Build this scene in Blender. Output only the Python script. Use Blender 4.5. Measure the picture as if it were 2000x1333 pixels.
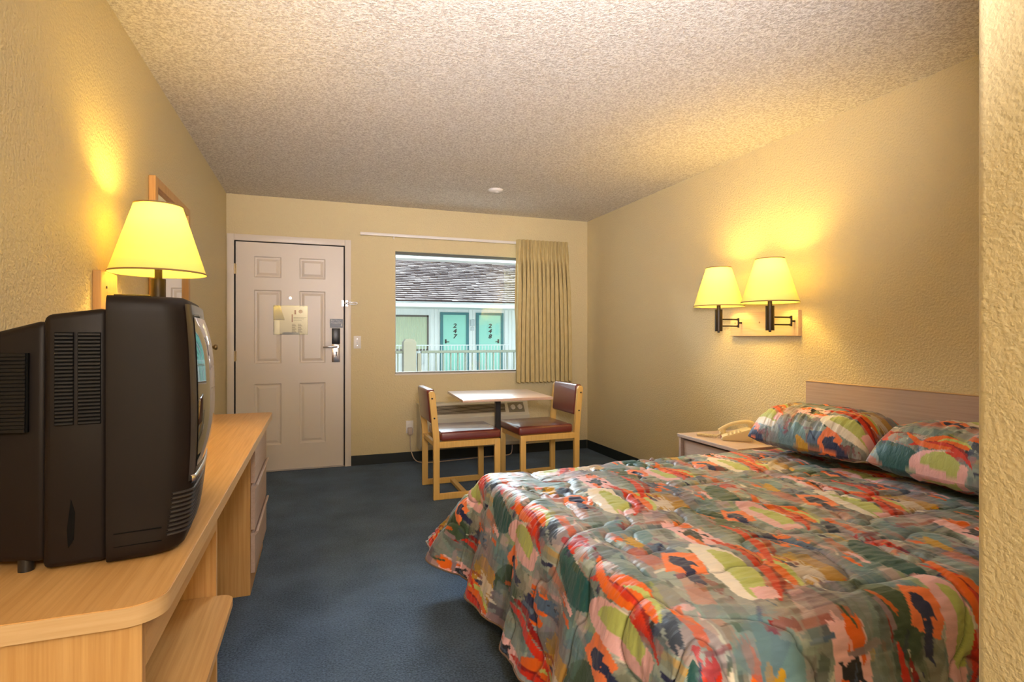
import bpy, bmesh, math, random
import numpy as np
from mathutils import Vector, Matrix
PI = math.pi
for o in list(bpy.data.objects): bpy.data.objects.remove(o)
C = bpy.context.scene.collection
S = bpy.context.scene

# ---------------------------------------------------------------- camera, world, lights, exposure
F_PX = 1072.0
cam_d = bpy.data.cameras.new('camera'); cam = bpy.data.objects.new('camera', cam_d); C.objects.link(cam)
cam_d.sensor_width = 36; cam_d.lens = F_PX * 36 / 2000
cam_d.shift_y = -(666.5 - 660.0) / 2000.0
cam_d.clip_start = 0.05; cam_d.clip_end = 200
cam.location = (0, 0, 1.19)
cam.rotation_euler = (PI/2, 0, -math.radians(19.66))
S.camera = cam
S.view_settings.view_transform = 'Standard'; S.view_settings.look = 'None'
S.view_settings.gamma = 1; S.view_settings.use_curve_mapping = False
S.view_settings.exposure = 0.95

W = bpy.data.worlds.new('world'); S.world = W; W.use_nodes = True
nt = W.node_tree; bg = nt.nodes['Background']
bg.inputs['Color'].default_value = (0.86, 0.95, 1.0, 1); bg.inputs['Strength'].default_value = 1.25

def area(name, loc, target, sx, sy, power, col, spread=PI):
    l = bpy.data.lights.new(name, 'AREA'); l.shape = 'RECTANGLE'; l.size = sx; l.size_y = sy
    l.energy = power; l.color = col; l.spread = spread
    o = bpy.data.objects.new(name, l); C.objects.link(o); o.location = loc
    d = Vector(target) - Vector(loc); o.rotation_euler = d.to_track_quat('-Z', 'Y').to_euler()
    return o
# unseen panel added outside above the window to strengthen the cool daylight indoors
area('daylight_panel', (1.50, 6.45, 2.62), (1.50, 4.15, 1.62), 2.4, 0.8, 520, (0.78, 0.89, 1.0))
# warm fill added behind the camera, with no fixture known there
area('hallway_fill', (-0.1, -1.6, 2.36), (-0.3, 0.0, 0.6), 0.7, 0.35, 6, (1.0, 0.86, 0.66))
# photographer's flash bounced off the ceiling
fl = bpy.data.lights.new('bounce_flash', 'SPOT'); fl.energy = 285; fl.color = (1.0, 0.94, 1.0)
fl.spot_size = math.radians(86); fl.spot_blend = 1.0; fl.shadow_soft_size = 0.12
flo = bpy.data.objects.new('bounce_flash', fl); C.objects.link(flo); flo.location = (0.12, 0.1, 1.45)
flo.rotation_euler = (Vector((1.0, 2.4, 2.44)) - flo.location).to_track_quat('-Z', 'Y').to_euler()
fd = bpy.data.lights.new('flash_fill', 'POINT'); fd.energy = 58; fd.color = (0.98, 0.95, 1.0); fd.shadow_soft_size = 0.15  # neutral fill added behind the camera to lift the flash-lit room
fdo = bpy.data.objects.new('flash_fill', fd); C.objects.link(fdo); fdo.location = (0.2, -1.7, 2.15)

# ---------------------------------------------------------------- helpers
def srgb(r, g, b):
    f = lambda c: (c/255/12.92) if c/255 <= .04045 else ((c/255+.055)/1.055)**2.4
    return (f(r), f(g), f(b), 1)

def mat(name, col, rough=.5, spec=.5, metal=0, bump=None, var=None, stretch=None, coat=0, extra=None):
    """bump=(scale, strength, distance), var=(scale, amount, colour2), stretch=(sx,sy,sz)"""
    m = bpy.data.materials.new(name); m.use_nodes = True
    n = m.node_tree.nodes; L = m.node_tree.links; p = n['Principled BSDF']
    p.inputs['Base Color'].default_value = col if len(col) == 4 else (*col, 1)
    p.inputs['Roughness'].default_value = rough; p.inputs['Specular IOR Level'].default_value = spec
    p.inputs['Metallic'].default_value = metal; p.inputs['Coat Weight'].default_value = coat
    tc = n.new('ShaderNodeTexCoord'); mp = n.new('ShaderNodeMapping'); L.new(tc.outputs['Object'], mp.inputs[0])
    if stretch: mp.inputs['Scale'].default_value = stretch
    if var:
        t = n.new('ShaderNodeTexNoise'); t.inputs['Scale'].default_value = var[0]; t.inputs['Detail'].default_value = 5
        L.new(mp.outputs[0], t.inputs['Vector'])
        r = n.new('ShaderNodeMapRange'); r.inputs['From Min'].default_value = .35; r.inputs['From Max'].default_value = .65
        r.inputs['To Max'].default_value = var[1]; L.new(t.outputs['Fac'], r.inputs['Value'])
        mx = n.new('ShaderNodeMix'); mx.data_type = 'RGBA'; L.new(r.outputs[0], mx.inputs['Factor'])
        mx.inputs['A'].default_value = p.inputs['Base Color'].default_value[:]; mx.inputs['B'].default_value = var[2] if len(var[2]) == 4 else (*var[2], 1)
        L.new(mx.outputs['Result'], p.inputs['Base Color'])
    if bump:
        t = n.new('ShaderNodeTexNoise'); t.inputs['Scale'].default_value = bump[0]; t.inputs['Detail'].default_value = 3
        L.new(tc.outputs['Object'] if not (len(bump) > 3) else mp.outputs[0], t.inputs['Vector'])
        b = n.new('ShaderNodeBump'); b.inputs['Strength'].default_value = bump[1]; b.inputs['Distance'].default_value = bump[2]
        L.new(t.outputs['Fac'], b.inputs['Height']); L.new(b.outputs[0], p.inputs['Normal'])
    return m

def wood(name, c1, c2, axis, rough=.42):
    """laminate with fine straight grain running along axis"""
    m = bpy.data.materials.new(name); m.use_nodes = True
    n = m.node_tree.nodes; L = m.node_tree.links; p = n['Principled BSDF']
    tc = n.new('ShaderNodeTexCoord'); mp = n.new('ShaderNodeMapping'); L.new(tc.outputs['Object'], mp.inputs[0])
    sc = [60, 60, 60]; sc[axis] = 1.6; mp.inputs['Scale'].default_value = sc
    t = n.new('ShaderNodeTexNoise'); t.inputs['Scale'].default_value = 1.6; t.inputs['Detail'].default_value = 6; t.inputs['Roughness'].default_value = .62
    L.new(mp.outputs[0], t.inputs['Vector'])
    cr = n.new('ShaderNodeValToRGB'); cr.color_ramp.elements[0].position = .32; cr.color_ramp.elements[1].position = .66
    cr.color_ramp.elements[0].color = c2; cr.color_ramp.elements[1].color = c1
    L.new(t.outputs['Fac'], cr.inputs[0])
    L.new(cr.outputs[0], p.inputs['Base Color']); p.inputs['Roughness'].default_value = rough; p.inputs['Specular IOR Level'].default_value = .45
    b = n.new('ShaderNodeBump'); b.inputs['Strength'].default_value = .06; b.inputs['Distance'].default_value = .001
    L.new(t.outputs['Fac'], b.inputs['Height']); L.new(b.outputs[0], p.inputs['Normal'])
    return m

def wloc(p):
    v = Vector((0, 0, 0))
    while p: v += Vector(p.location); p = p.parent
    return v

def link(name, me, material, parent=None, **props):
    o = bpy.data.objects.new(name, me); C.objects.link(o)
    if parent: o.parent = parent
    if material and len(me.materials) == 0: me.materials.append(material)
    for k, v in props.items(): o[k] = v
    return o

def obj(name, bm, material, parent=None, smooth=None, local=False, **props):
    """link a bmesh as one object. World coordinates unless local=True."""
    if parent and not local:
        d = -wloc(parent); bmesh.ops.translate(bm, verts=bm.verts, vec=d)
    bmesh.ops.recalc_face_normals(bm, faces=bm.faces)
    me = bpy.data.meshes.new(name); bm.to_mesh(me); bm.free()
    if smooth:
        for p in me.polygons: p.use_smooth = True
        me.set_sharp_from_angle(angle=math.radians(smooth))
    return link(name, me, material, parent, **props)

def thing(name, label, cat, loc=(0, 0, 0), rz=0, group=None):
    o = bpy.data.objects.new(name, None); C.objects.link(o); o.empty_display_size = .05
    o.location = loc; o.rotation_euler = (0, 0, rz); o['label'] = label; o['category'] = cat
    if group: o['group'] = group
    return o

def tag(o, label, cat, group=None):
    o['label'] = label; o['category'] = cat
    if group: o['group'] = group
    return o

def copy_tree(o, parent=None):
    c = o.copy(); C.objects.link(c)
    if parent: c.parent = parent
    for ch in list(o.children): copy_tree(ch, c)
    return c

def B(): return bmesh.new()

def box(bm, x0, x1, y0, y1, z0, z1, bev=0, seg=1, M=None):
    r = bmesh.ops.create_cube(bm, size=1); vs = r['verts']
    for v in vs:
        v.co = Vector((x0 if v.co.x < 0 else x1, y0 if v.co.y < 0 else y1, z0 if v.co.z < 0 else z1))
    if bev:
        es = list({e for v in vs for e in v.link_edges})
        r = bmesh.ops.bevel(bm, geom=es, offset=bev, segments=seg, profile=.5, affect='EDGES', clamp_overlap=True)
        vs = list({v for f in r['faces'] for v in f.verts} | {v for v in vs if v.is_valid})
        vs = [v for v in vs if v.is_valid]
    if M is not None: bmesh.ops.transform(bm, matrix=M, verts=vs)
    return vs

def hexa(bm, pts, bev=0, seg=2):
    """8 points: bottom 4 (ccw) then top 4"""
    vs = [bm.verts.new(p) for p in pts]
    fs = [bm.faces.new([vs[i] for i in q]) for q in ((3, 2, 1, 0), (4, 5, 6, 7), (0, 1, 5, 4), (1, 2, 6, 5), (2, 3, 7, 6), (3, 0, 4, 7))]
    if bev:
        es = list({e for f in fs for e in f.edges})
        bmesh.ops.bevel(bm, geom=es, offset=bev, segments=seg, profile=.5, affect='EDGES', clamp_overlap=True)

def cyl(bm, c, r, h, n=24, axis='z', r2=None, cap=True, bev=0):
    """cylinder starting at c, running h along the axis"""
    r2 = r if r2 is None else r2
    ret = bmesh.ops.create_cone(bm, cap_ends=cap, segments=n, radius1=r, radius2=r2, depth=h)
    vs = ret['verts']
    M = Matrix.Translation((0, 0, h/2))
    if axis == 'x': M = Matrix.Rotation(PI/2, 4, 'Y') @ M
    if axis == 'y': M = Matrix.Rotation(-PI/2, 4, 'X') @ M
    M = Matrix.Translation(c) @ M
    bmesh.ops.transform(bm, matrix=M, verts=vs)
    return vs

def lathe(bm, prof, c=(0, 0, 0), n=32):
    rings = []
    for r, z in prof:
        rings.append([bm.verts.new((c[0] + r*math.cos(2*PI*k/n), c[1] + r*math.sin(2*PI*k/n), c[2] + z)) for k in range(n)])
    for a, b in zip(rings[:-1], rings[1:]):
        for k in range(n): bm.faces.new((a[k], a[(k+1) % n], b[(k+1) % n], b[k]))
    return rings

def tube(bm, pts, r, n=8):
    pts = [Vector(p) for p in pts]; rings = []
    up = Vector((0, 0, 1))
    for i, p in enumerate(pts):
        t = (pts[min(i+1, len(pts)-1)] - pts[max(i-1, 0)]).normalized()
        a = t.cross(up)
        if a.length < 1e-3: a = t.cross(Vector((1, 0, 0)))
        a.normalize(); b = t.cross(a).normalized()
        rr = r(i/(len(pts)-1)) if callable(r) else r
        rings.append([bm.verts.new(p + a*rr*math.cos(2*PI*k/n) + b*rr*math.sin(2*PI*k/n)) for k in range(n)])
    for a, b in zip(rings[:-1], rings[1:]):
        for k in range(n): bm.faces.new((a[k], a[(k+1) % n], b[(k+1) % n], b[k]))
    bm.faces.new(rings[0][::-1]); bm.faces.new(rings[-1])

def spline(pts, k=8):
    out = []; P = [Vector(p) for p in pts]
    for i in range(len(P)-1):
        p0 = P[max(i-1, 0)]; p1 = P[i]; p2 = P[i+1]; p3 = P[min(i+2, len(P)-1)]
        for j in range(k):
            t = j/k
            out.append(.5*((2*p1) + (p2-p0)*t + (2*p0-5*p1+4*p2-p3)*t*t + (3*p1-p0-3*p2+p3)*t**3))
    out.append(P[-1]); return out

def prism(bm, poly, a0, a1, axis='z'):
    """extrude a 2-D polygon: axis z -> (x,y); y -> (x,z); x -> (y,z)"""
    def P(p, a): return {'z': (p[0], p[1], a), 'y': (p[0], a, p[1]), 'x': (a, p[0], p[1])}[axis]
    A = [bm.verts.new(P(p, a0)) for p in poly]; Bv = [bm.verts.new(P(p, a1)) for p in poly]
    bm.faces.new(A); bm.faces.new(Bv[::-1]); n = len(poly)
    for k in range(n): bm.faces.new((A[k], A[(k+1) % n], Bv[(k+1) % n], Bv[k]))

def text_obj(s, size, loc, material, name, parent, depth=.002, squash=1.0, shear=0.0, align='CENTER', bold=0):
    cu = bpy.data.curves.new('t', 'FONT'); cu.body = s; cu.size = size; cu.extrude = depth; cu.align_x = align; cu.align_y = 'CENTER'; cu.shear = shear; cu.offset = bold
    cu.resolution_u = 3
    to = bpy.data.objects.new('t', cu); C.objects.link(to)
    dg = bpy.context.evaluated_depsgraph_get(); me = bpy.data.meshes.new_from_object(to.evaluated_get(dg))
    bpy.data.objects.remove(to)
    off = Vector(loc) - (wloc(parent) if parent else Vector())
    for v in me.vertices:
        x, y, z = v.co; v.co = (x*squash + off.x, -z + off.y, y + off.z)
    me.materials.clear()
    me.name = name
    return link(name, me, material, parent)

rng = np.random.RandomState(7)
def vnoise(x, y, freq, seed, per=None):
    """smooth value noise in -1..1 at arrays x,y"""
    N = 256; g = np.random.RandomState(seed).rand(N, N)*2-1
    X = x*freq; Y = y*freq
    xi = np.floor(X).astype(int); yi = np.floor(Y).astype(int); fx = X-xi; fy = Y-yi
    fx = fx*fx*fx*(fx*(fx*6-15)+10); fy = fy*fy*fy*(fy*(fy*6-15)+10)
    px, py = per if per else (N, N)
    a = g[xi % px, yi % py]; b = g[(xi+1) % px, yi % py]; c = g[xi % px, (yi+1) % py]; d = g[(xi+1) % px, (yi+1) % py]
    return (a*(1-fx)+b*fx)*(1-fy) + (c*(1-fx)+d*fx)*fy

# ---------------------------------------------------------------- materials
def wall_mat(name, scale, strength, dist):
    m = mat(name, srgb(219, 202, 157), .55, .35, bump=(scale, strength, dist), var=(2.0, .25, srgb(213, 195, 153)))
    return m
M_wall = wall_mat('wall_paint', 95, .65, .009)
M_part = wall_mat('partition_paint', 150, .42, .0055)
def popcorn():
    m = bpy.data.materials.new('popcorn_ceiling'); m.use_nodes = True
    n = m.node_tree.nodes; L = m.node_tree.links; p = n['Principled BSDF']
    p.inputs['Roughness'].default_value = .8; p.inputs['Specular IOR Level'].default_value = .25
    tc = n.new('ShaderNodeTexCoord')
    v = n.new('ShaderNodeTexNoise'); v.inputs['Scale'].default_value = 85; v.inputs['Detail'].default_value = 4; v.inputs['Roughness'].default_value = .7
    L.new(tc.outputs['Object'], v.inputs['Vector'])
    cr = n.new('ShaderNodeValToRGB'); cr.color_ramp.elements[0].position = .38; cr.color_ramp.elements[1].position = .6
    cr.color_ramp.elements[0].color = srgb(206, 194, 178); cr.color_ramp.elements[1].color = srgb(250, 243, 230)
    L.new(v.outputs['Fac'], cr.inputs[0]); L.new(cr.outputs[0], p.inputs['Base Color'])
    b = n.new('ShaderNodeBump'); b.inputs['Strength'].default_value = 1.0; b.inputs['Distance'].default_value = .015
    L.new(v.outputs['Fac'], b.inputs['Height']); L.new(b.outputs[0], p.inputs['Normal'])
    return m
M_ceil = popcorn()
def carpet():
    m = bpy.data.materials.new('carpet'); m.use_nodes = True
    n = m.node_tree.nodes; L = m.node_tree.links; p = n['Principled BSDF']
    p.inputs['Roughness'].default_value = .95; p.inputs['Specular IOR Level'].default_value = .15
    p.inputs['Sheen Weight'].default_value = .3; p.inputs['Sheen Tint'].default_value = (.45, .6, .8, 1)
    tc = n.new('ShaderNodeTexCoord')
    v = n.new('ShaderNodeTexNoise'); v.inputs['Scale'].default_value = 130; v.inputs['Detail'].default_value = 3; v.inputs['Roughness'].default_value = .7
    w = n.new('ShaderNodeTexNoise'); w.inputs['Scale'].default_value = 3.2; w.inputs['Detail'].default_value = 4
    L.new(tc.outputs['Object'], v.inputs['Vector']); L.new(tc.outputs['Object'], w.inputs['Vector'])
    a = n.new('ShaderNodeMath'); a.operation = 'MULTIPLY_ADD'; L.new(w.outputs['Fac'], a.inputs[0]); a.inputs[1].default_value = .45; L.new(v.outputs['Fac'], a.inputs[2])
    cr = n.new('ShaderNodeValToRGB'); cr.color_ramp.elements[0].position = .55; cr.color_ramp.elements[1].position = .92
    cr.color_ramp.elements[0].color = srgb(31, 42, 53); cr.color_ramp.elements[1].color = srgb(88, 106, 130)
    L.new(a.outputs[0], cr.inputs[0]); L.new(cr.outputs[0], p.inputs['Base Color'])
    b = n.new('ShaderNodeBump'); b.inputs['Strength'].default_value = .8; b.inputs['Distance'].default_value = .008
    L.new(v.outputs['Fac'], b.inputs['Height']); L.new(b.outputs[0], p.inputs['Normal'])
    return m
M_carpet = carpet()
M_base = mat('vinyl_base', srgb(30, 38, 38), .45)
M_doorw = mat('door_paint', srgb(222, 210, 196), .38, bump=(180, .05, .001))
M_casing = mat('casing_paint', srgb(228, 217, 204), .4)
M_dark = mat('dark_gap', (.01, .01, .01), .9)
M_brass = mat('brass', (.42, .32, .18), .3, metal=1)
M_steel = mat('steel', (.72, .68, .66), .22, metal=1)
M_white = mat('white_plastic', srgb(232, 226, 218), .4)
M_blackp = mat('black_plastic', (.012, .011, .011), .35)
oak1, oak2 = srgb(214, 168, 106), srgb(194, 144, 82)
M_oak = {a: wood('oak_laminate_' + 'xyz'[a], oak1, oak2, a) for a in range(3)}
M_oakedge = wood('oak_edge', srgb(212, 178, 130), srgb(202, 162, 112), 1)
for nd in M_oakedge.node_tree.nodes:
    if nd.type == 'MAPPING': nd.inputs['Scale'].default_value = (3, 3, 90)
M_ash = wood('ash_laminate', srgb(196, 172, 156), srgb(182, 156, 140), 1, .5)
M_ashx = wood('ash_laminate_dark', srgb(150, 124, 112), srgb(136, 110, 98), 1, .5)
M_chair = wood('beech', srgb(230, 190, 112), srgb(219, 175, 96), 2, .38)
M_vinyl = mat('burgundy_vinyl', srgb(116, 42, 34), .36, 1.0, coat=.6, bump=(260, .15, .001))
M_tvside = mat('tv_plastic', srgb(27, 20, 17), .5, .22, bump=(700, .12, .0005))
M_tvbez = mat('tv_bezel', srgb(58, 54, 53), .28, .6)
M_tvdark = mat('tv_slot', (.004, .004, .004), .8, .1)
M_tvslat = mat('tv_slat', srgb(18, 15, 14), .5, .3)
M_screen = mat('tv_glass', (.012, .013, .012), .03, .8, coat=.6)
M_lampmetal = mat('bronze_metal', srgb(46, 38, 28), .42, .5, metal=.5)
M_mirror = mat('mirror', (.86, .88, .86), .02, metal=1)

def shade_mat():
    m = bpy.data.materials.new('lamp_shade_cloth'); m.use_nodes = True
    n = m.node_tree.nodes; L = m.node_tree.links; out = n['Material Output']
    n.remove(n['Principled BSDF'])
    d = n.new('ShaderNodeBsdfDiffuse'); d.inputs[0].default_value = (.82, .74, .36, 1)
    t = n.new('ShaderNodeBsdfTranslucent'); t.inputs[0].default_value = (.92, .82, .20, 1)
    tc = n.new('ShaderNodeTexCoord'); w = n.new('ShaderNodeTexNoise'); w.inputs['Scale'].default_value = 500
    mp = n.new('ShaderNodeMapping'); mp.inputs['Scale'].default_value = (1, 1, .05); L.new(tc.outputs['Object'], mp.inputs[0]); L.new(mp.outputs[0], w.inputs['Vector'])
    bp = n.new('ShaderNodeBump'); bp.inputs['Strength'].default_value = .1; bp.inputs['Distance'].default_value = .0006; L.new(w.outputs['Fac'], bp.inputs['Height'])
    L.new(bp.outputs[0], d.inputs['Normal'])
    x = n.new('ShaderNodeMixShader'); x.inputs[0].default_value = .17
    L.new(d.outputs[0], x.inputs[1]); L.new(t.outputs[0], x.inputs[2]); L.new(x.outputs[0], out.inputs[0])
    return m
M_shade = shade_mat()
M_trim = mat('shade_trim', srgb(150, 122, 80), .7)

def glass_mat(name, refl=.0):
    m = bpy.data.materials.new(name); m.use_nodes = True
    n = m.node_tree.nodes; L = m.node_tree.links; out = n['Material Output']; n.remove(n['Principled BSDF'])
    t = n.new('ShaderNodeBsdfTransparent'); t.inputs[0].default_value = (.95, .98, .97, 1)
    g = n.new('ShaderNodeBsdfGlossy'); g.inputs['Roughness'].default_value = 0.01
    fr = n.new('ShaderNodeFresnel'); fr.inputs['IOR'].default_value = 1.5 + refl
    x = n.new('ShaderNodeMixShader'); L.new(fr.outputs[0], x.inputs[0]); L.new(t.outputs[0], x.inputs[1]); L.new(g.outputs[0], x.inputs[2])
    L.new(x.outputs[0], out.inputs[0])
    return m
M_glass = glass_mat('window_glass', .15)
M_acryl = glass_mat('acrylic', .7)

# ---------------------------------------------------------------- room shell
XL, XR, YB, ZC = -0.73, 2.756, 5.30, 2.44
PX, PY = 0.85, 0.495           # corner of the bathroom block beside the camera
def st(name, bm, m, parent=None, smooth=None):
    o = obj(name, bm, m, parent, smooth=smooth); o['kind'] = 'structure'; return o
bm = B(); box(bm, XL-.12, XR+.12, -2.2, YB+.15, -.1, 0); st('floor', bm, M_carpet)
bm = B(); box(bm, XL-.12, XR+.12, -2.2, YB+.15, ZC, ZC+.1); st('ceiling', bm, M_ceil)
bm = B(); box(bm, XL-.12, XL, -2.2, YB+.15, 0, ZC); st('wall_left', bm, M_wall)
bm = B(); box(bm, XR, XR+.12, PY-.1, YB+.15, 0, ZC); st('wall_right', bm, M_wall)
bm = B(); box(bm, XL, PX, -2.2, -2.1, 0, ZC); st('wall_rear', bm, M_wall)
bm = B()
vs = box(bm, PX, XR, -2.2, PY, 0, ZC)
es = [e for e in bm.edges if all(abs(v.co.x-PX) < 1e-4 and abs(v.co.y-PY) < 1e-4 for v in e.verts)]
bmesh.ops.bevel(bm, geom=es, offset=.012, segments=4, profile=.5, affect='EDGES')
st('wall_bathroom', bm, M_part, smooth=40)
# back wall with a door opening and a window opening
DX0, DX1, DZ = -.668, .252, 2.038
WX0, WX1, WZ0, WZ1 = .712, 2.30, .842, 2.018
T = YB + .15
bm = B()
box(bm, XL, DX0, YB, T, 0, ZC); box(bm, DX0, DX1, YB, T, DZ, ZC); box(bm, DX1, WX0, YB, T, 0, ZC)
box(bm, WX0, WX1, YB, T, 0, WZ0); box(bm, WX0, WX1, YB, T, WZ1, ZC); box(bm, WX1, XR, YB, T, 0, ZC)
bmesh.ops.remove_doubles(bm, verts=bm.verts, dist=1e-5)
st('wall_back', bm, M_wall)
# vinyl baseboards with a small cove foot
def baseboard(name, x0, x1, y0, y1, ax):
    bm = B(); box(bm, x0, x1, y0, y1, 0, .092, .0015)
    st(name, bm, M_base)
baseboard('baseboard_back', .307, XR-.008, YB-.008, YB, 0)
baseboard('baseboard_right', XR-.008, XR, PY+.002, YB-.008, 1)
baseboard('baseboard_left', XL, XL+.008, 3.5, YB-.01, 1)

# ---------------------------------------------------------------- entry door
def rect_panel(bm, x0, x1, z0, z1, y):
    """moulded panel: groove then raised field; leaves the outline open"""
    def ring(i, d): return [bm.verts.new(p) for p in ((x0+i, y+d, z0+i), (x1-i, y+d, z0+i), (x1-i, y+d, z1-i), (x0+i, y+d, z1-i))]
    R = [ring(0, 0), ring(.010, .009), ring(.020, .010), ring(.042, .002)]
    for a, b in zip(R[:-1], R[1:]):
        for k in range(4): bm.faces.new((a[k], a[(k+1) % 4], b[(k+1) % 4], b[k]))
    bm.faces.new(R[-1])
dr = thing('door_1', 'x', 'x', (0, YB, 0)); del dr['label']; del dr['category']; dr['kind'] = 'structure'
bm = B()
sx0, sx1, sz0, sz1, fy = -.661, .245, .012, 2.03, YB+.004
xs = [sx0, -.512, -.290, -.140, .082, sx1]; zs = [sz0, .235, .782, .960, 1.612, 1.722, 1.908, sz1]
for i in range(5):
    for j in range(7):
        if i in (1, 3) and j in (1, 3, 5): rect_panel(bm, xs[i], xs[i+1], zs[j], zs[j+1], fy)
        else: bm.faces.new([bm.verts.new(p) for p in ((xs[i], fy, zs[j]), (xs[i+1], fy, zs[j]), (xs[i+1], fy, zs[j+1]), (xs[i], fy, zs[j+1]))])
bmesh.ops.remove_doubles(bm, verts=bm.verts, dist=1e-5)
box(bm, sx0, sx1, fy+.011, fy+.045, sz0, sz1)
for a in ((sx0, sx0+.004), (sx1-.004, sx1)): box(bm, a[0], a[1], fy, fy+.02, sz0, sz1)
obj('door_leaf', bm, M_doorw, dr)
bm = B(); cw = .055
box(bm, DX0-cw, DX0, YB-.016, YB+.0, 0, DZ+cw, .004, 2); box(bm, DX1, DX1+cw, YB-.016, YB, 0, DZ+cw, .004, 2)
box(bm, DX0, DX1, YB-.016, YB, DZ, DZ+cw, .004, 2)
obj('door_casing', bm, M_casing, dr, smooth=35)
bm = B(); box(bm, DX0, DX0+.005, YB-.002, T, 0, DZ); box(bm, DX1-.005, DX1, YB-.002, T, 0, DZ); box(bm, DX0, DX1, YB, T, DZ-.005, DZ)
box(bm, DX0, DX1, YB+.055, YB+.07, .02, DZ)
obj('door_jamb', bm, M_dark, dr)
bm = B(); box(bm, DX0, DX1, YB-.02, T, 0, .009, .003)
obj('threshold', bm, M_steel, dr)
for z in (1.79, 1.03, .28):
    bm = B(); cyl(bm, (sx0-.004, YB-.006, z-.045), .007, .09, 12); box(bm, sx0-.004, sx0+.012, YB-.002, YB+.003, z-.043, z+.043)
    obj('hinge', bm, M_brass, dr, smooth=40)
bm = B(); cyl(bm, (-.216, YB-.004, 1.545), .012, .01, 20, 'y'); obj('peephole', bm, M_steel, dr, smooth=40)
# lock set
lk = obj('lock_plate', (lambda b: (box(b, .137, .209, YB-.012, YB+.004, .965, 1.133, .003, 2), b)[1])(B()), M_steel, dr, smooth=40)
bm = B(); box(bm, .137, .209, YB-.028, YB+.004, 1.133, 1.276, .004, 2); obj('lock_body', bm, M_blackp, dr, smooth=40)
bm = B(); cyl(bm, (.186, YB-.05, 1.108), .012, .045, 16, 'y'); tube(bm, spline([(.186, YB-.05, 1.108), (.15, YB-.053, 1.108), (.10, YB-.052, 1.107), (.063, YB-.045, 1.105)], 4), .009, 10)
obj('door_handle', bm, M_steel, dr, smooth=50)
bm = B(); cyl(bm, (.176, YB-.014, 1.055), .009, .004, 16, 'y'); box(bm, .170, .182, YB-.0135, YB-.01, 1.022, 1.055, .002); obj('keyhole', bm, M_blackp, dr)
# flip guard
bm = B(); box(bm, .222, .243, YB-.006, YB+.004, 1.478, 1.535, .002); box(bm, .256, .280, YB-.022, YB-.014, 1.478, 1.535, .002)
tube(bm, [(.245, YB-.03, 1.507), (.255, YB-.035, 1.507), (.27, YB-.03, 1.507)], .009, 10)
obj('latch_plate', bm, M_steel, dr, smooth=40)
bm = B(); tube(bm, spline([(.265, YB-.03, 1.516), (.30, YB-.034, 1.516), (.352, YB-.034, 1.516), (.360, YB-.034, 1.508), (.352, YB-.034, 1.500), (.30, YB-.034, 1.500), (.265, YB-.03, 1.500)], 4), .004, 8)
obj('latch_bar', bm, M_steel, dr, smooth=60)
# notices on the door
t = thing('door_sign', 'small black sign with white lettering on the white door above the lock', 'sign', (.178, YB, 1.282))
bm = B(); box(bm, .121, .235, YB-.002, YB+.004, 1.282, 1.362, .001); obj('sign_plate', bm, M_blackp, t)
Mtx = mat('white_print', srgb(225, 225, 225), .6)
text_obj('For Your', .023, (.173, YB-.0025, 1.346), Mtx, 'lettering', t, .0004)
text_obj('Protection', .023, (.178, YB-.0025, 1.326), Mtx, 'lettering', t, .0004)
bm = B(); box(bm, .218, .224, YB-.003, YB-.0015, 1.300, 1.318); prism(bm, [(.213, 1.303), (.229, 1.303), (.221, 1.293)], YB-.003, YB-.0015, 'y'); obj('arrow', bm, Mtx, t)
t = thing('door_notice', 'printed notice under a shiny clear cover on the white door, reflecting a lamp', 'notice', (-.212, YB, 1.218))
bm = B(); box(bm, -.345, -.075, YB+.000, YB+.003, 1.228, 1.468); obj('paper', bm, mat('paper', srgb(228, 216, 214), .7), t)
bm = B(); box(bm, -.355, -.070, YB-.004, YB-.001, 1.218, 1.478, .001)
obj('clear_cover', bm, M_acryl, t)
mp1 = mat('print_mauve', srgb(150, 90, 105), .7); mp2 = mat('print_grey', srgb(120, 112, 118), .7)
bm = B(); cyl(bm, (-.13, YB-.001, 1.425), .017, .0012, 16, 'y'); box(bm, -.182, -.168, YB-.001, YB+.0, 1.40, 1.438); box(bm, -.205, -.196, YB-.001, YB+.0, 1.33, 1.40)
obj('emblem', bm, mp1, t)['kind'] = 'stuff'
bm = B()
for k in range(9):
    for x in (-.185, -.135): box(bm, x-.018, x+.020-.006*(k % 3), YB-.001, YB, 1.238+k*.009, 1.242+k*.009)
for k in range(3): box(bm, -.19, -.12+.02*k, YB-.001, YB, 1.345+k*.012, 1.348+k*.012)
obj('print_lines', bm, mp2, t)['kind'] = 'stuff'

# light switch
t = thing('light_switch', 'white light switch plate beside the door frame', 'light switch', (.363, YB, 1.09))
bm = B(); box(bm, .330, .396, YB-.007, YB, 1.088, 1.206, .003, 2); obj('switch_plate', bm, M_white, t, smooth=40)
bm = B(); box(bm, .357, .369, YB-.018, YB-.006, 1.137, 1.157, .002); obj('toggle', bm, M_white, t)
bm = B(); cyl(bm, (.363, YB-.0085, 1.178), .003, .002, 8, 'y'); obj('screw', bm, M_steel, t); bm = B(); cyl(bm, (.363, YB-.0085, 1.116), .003, .002, 8, 'y'); obj('screw', bm, M_steel, t)

# round knob on the plain left wall, no door modelled
t = obj('wall_knob', (lambda b: (cyl(b, (XL, 4.52, 1.12), .028, .006, 24, 'x'), b)[1])(B()), M_brass, bpy.data.objects['wall_left'], smooth=40)
t['label'] = 'small round brass knob'
bm = B()
pf = [(.001, .052), (.016, .050), (.021, .042), (.020, .032), (.011, .024), (.009, .004)]
lathe(bm, pf, (0, 0, 0), 20); bmesh.ops.transform(bm, matrix=Matrix.Translation((XL, 4.52, 1.12)) @ Matrix.Rotation(PI/2, 4, 'Y'), verts=bm.verts)
obj('knob_head', bm, M_brass, t, smooth=60)

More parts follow.
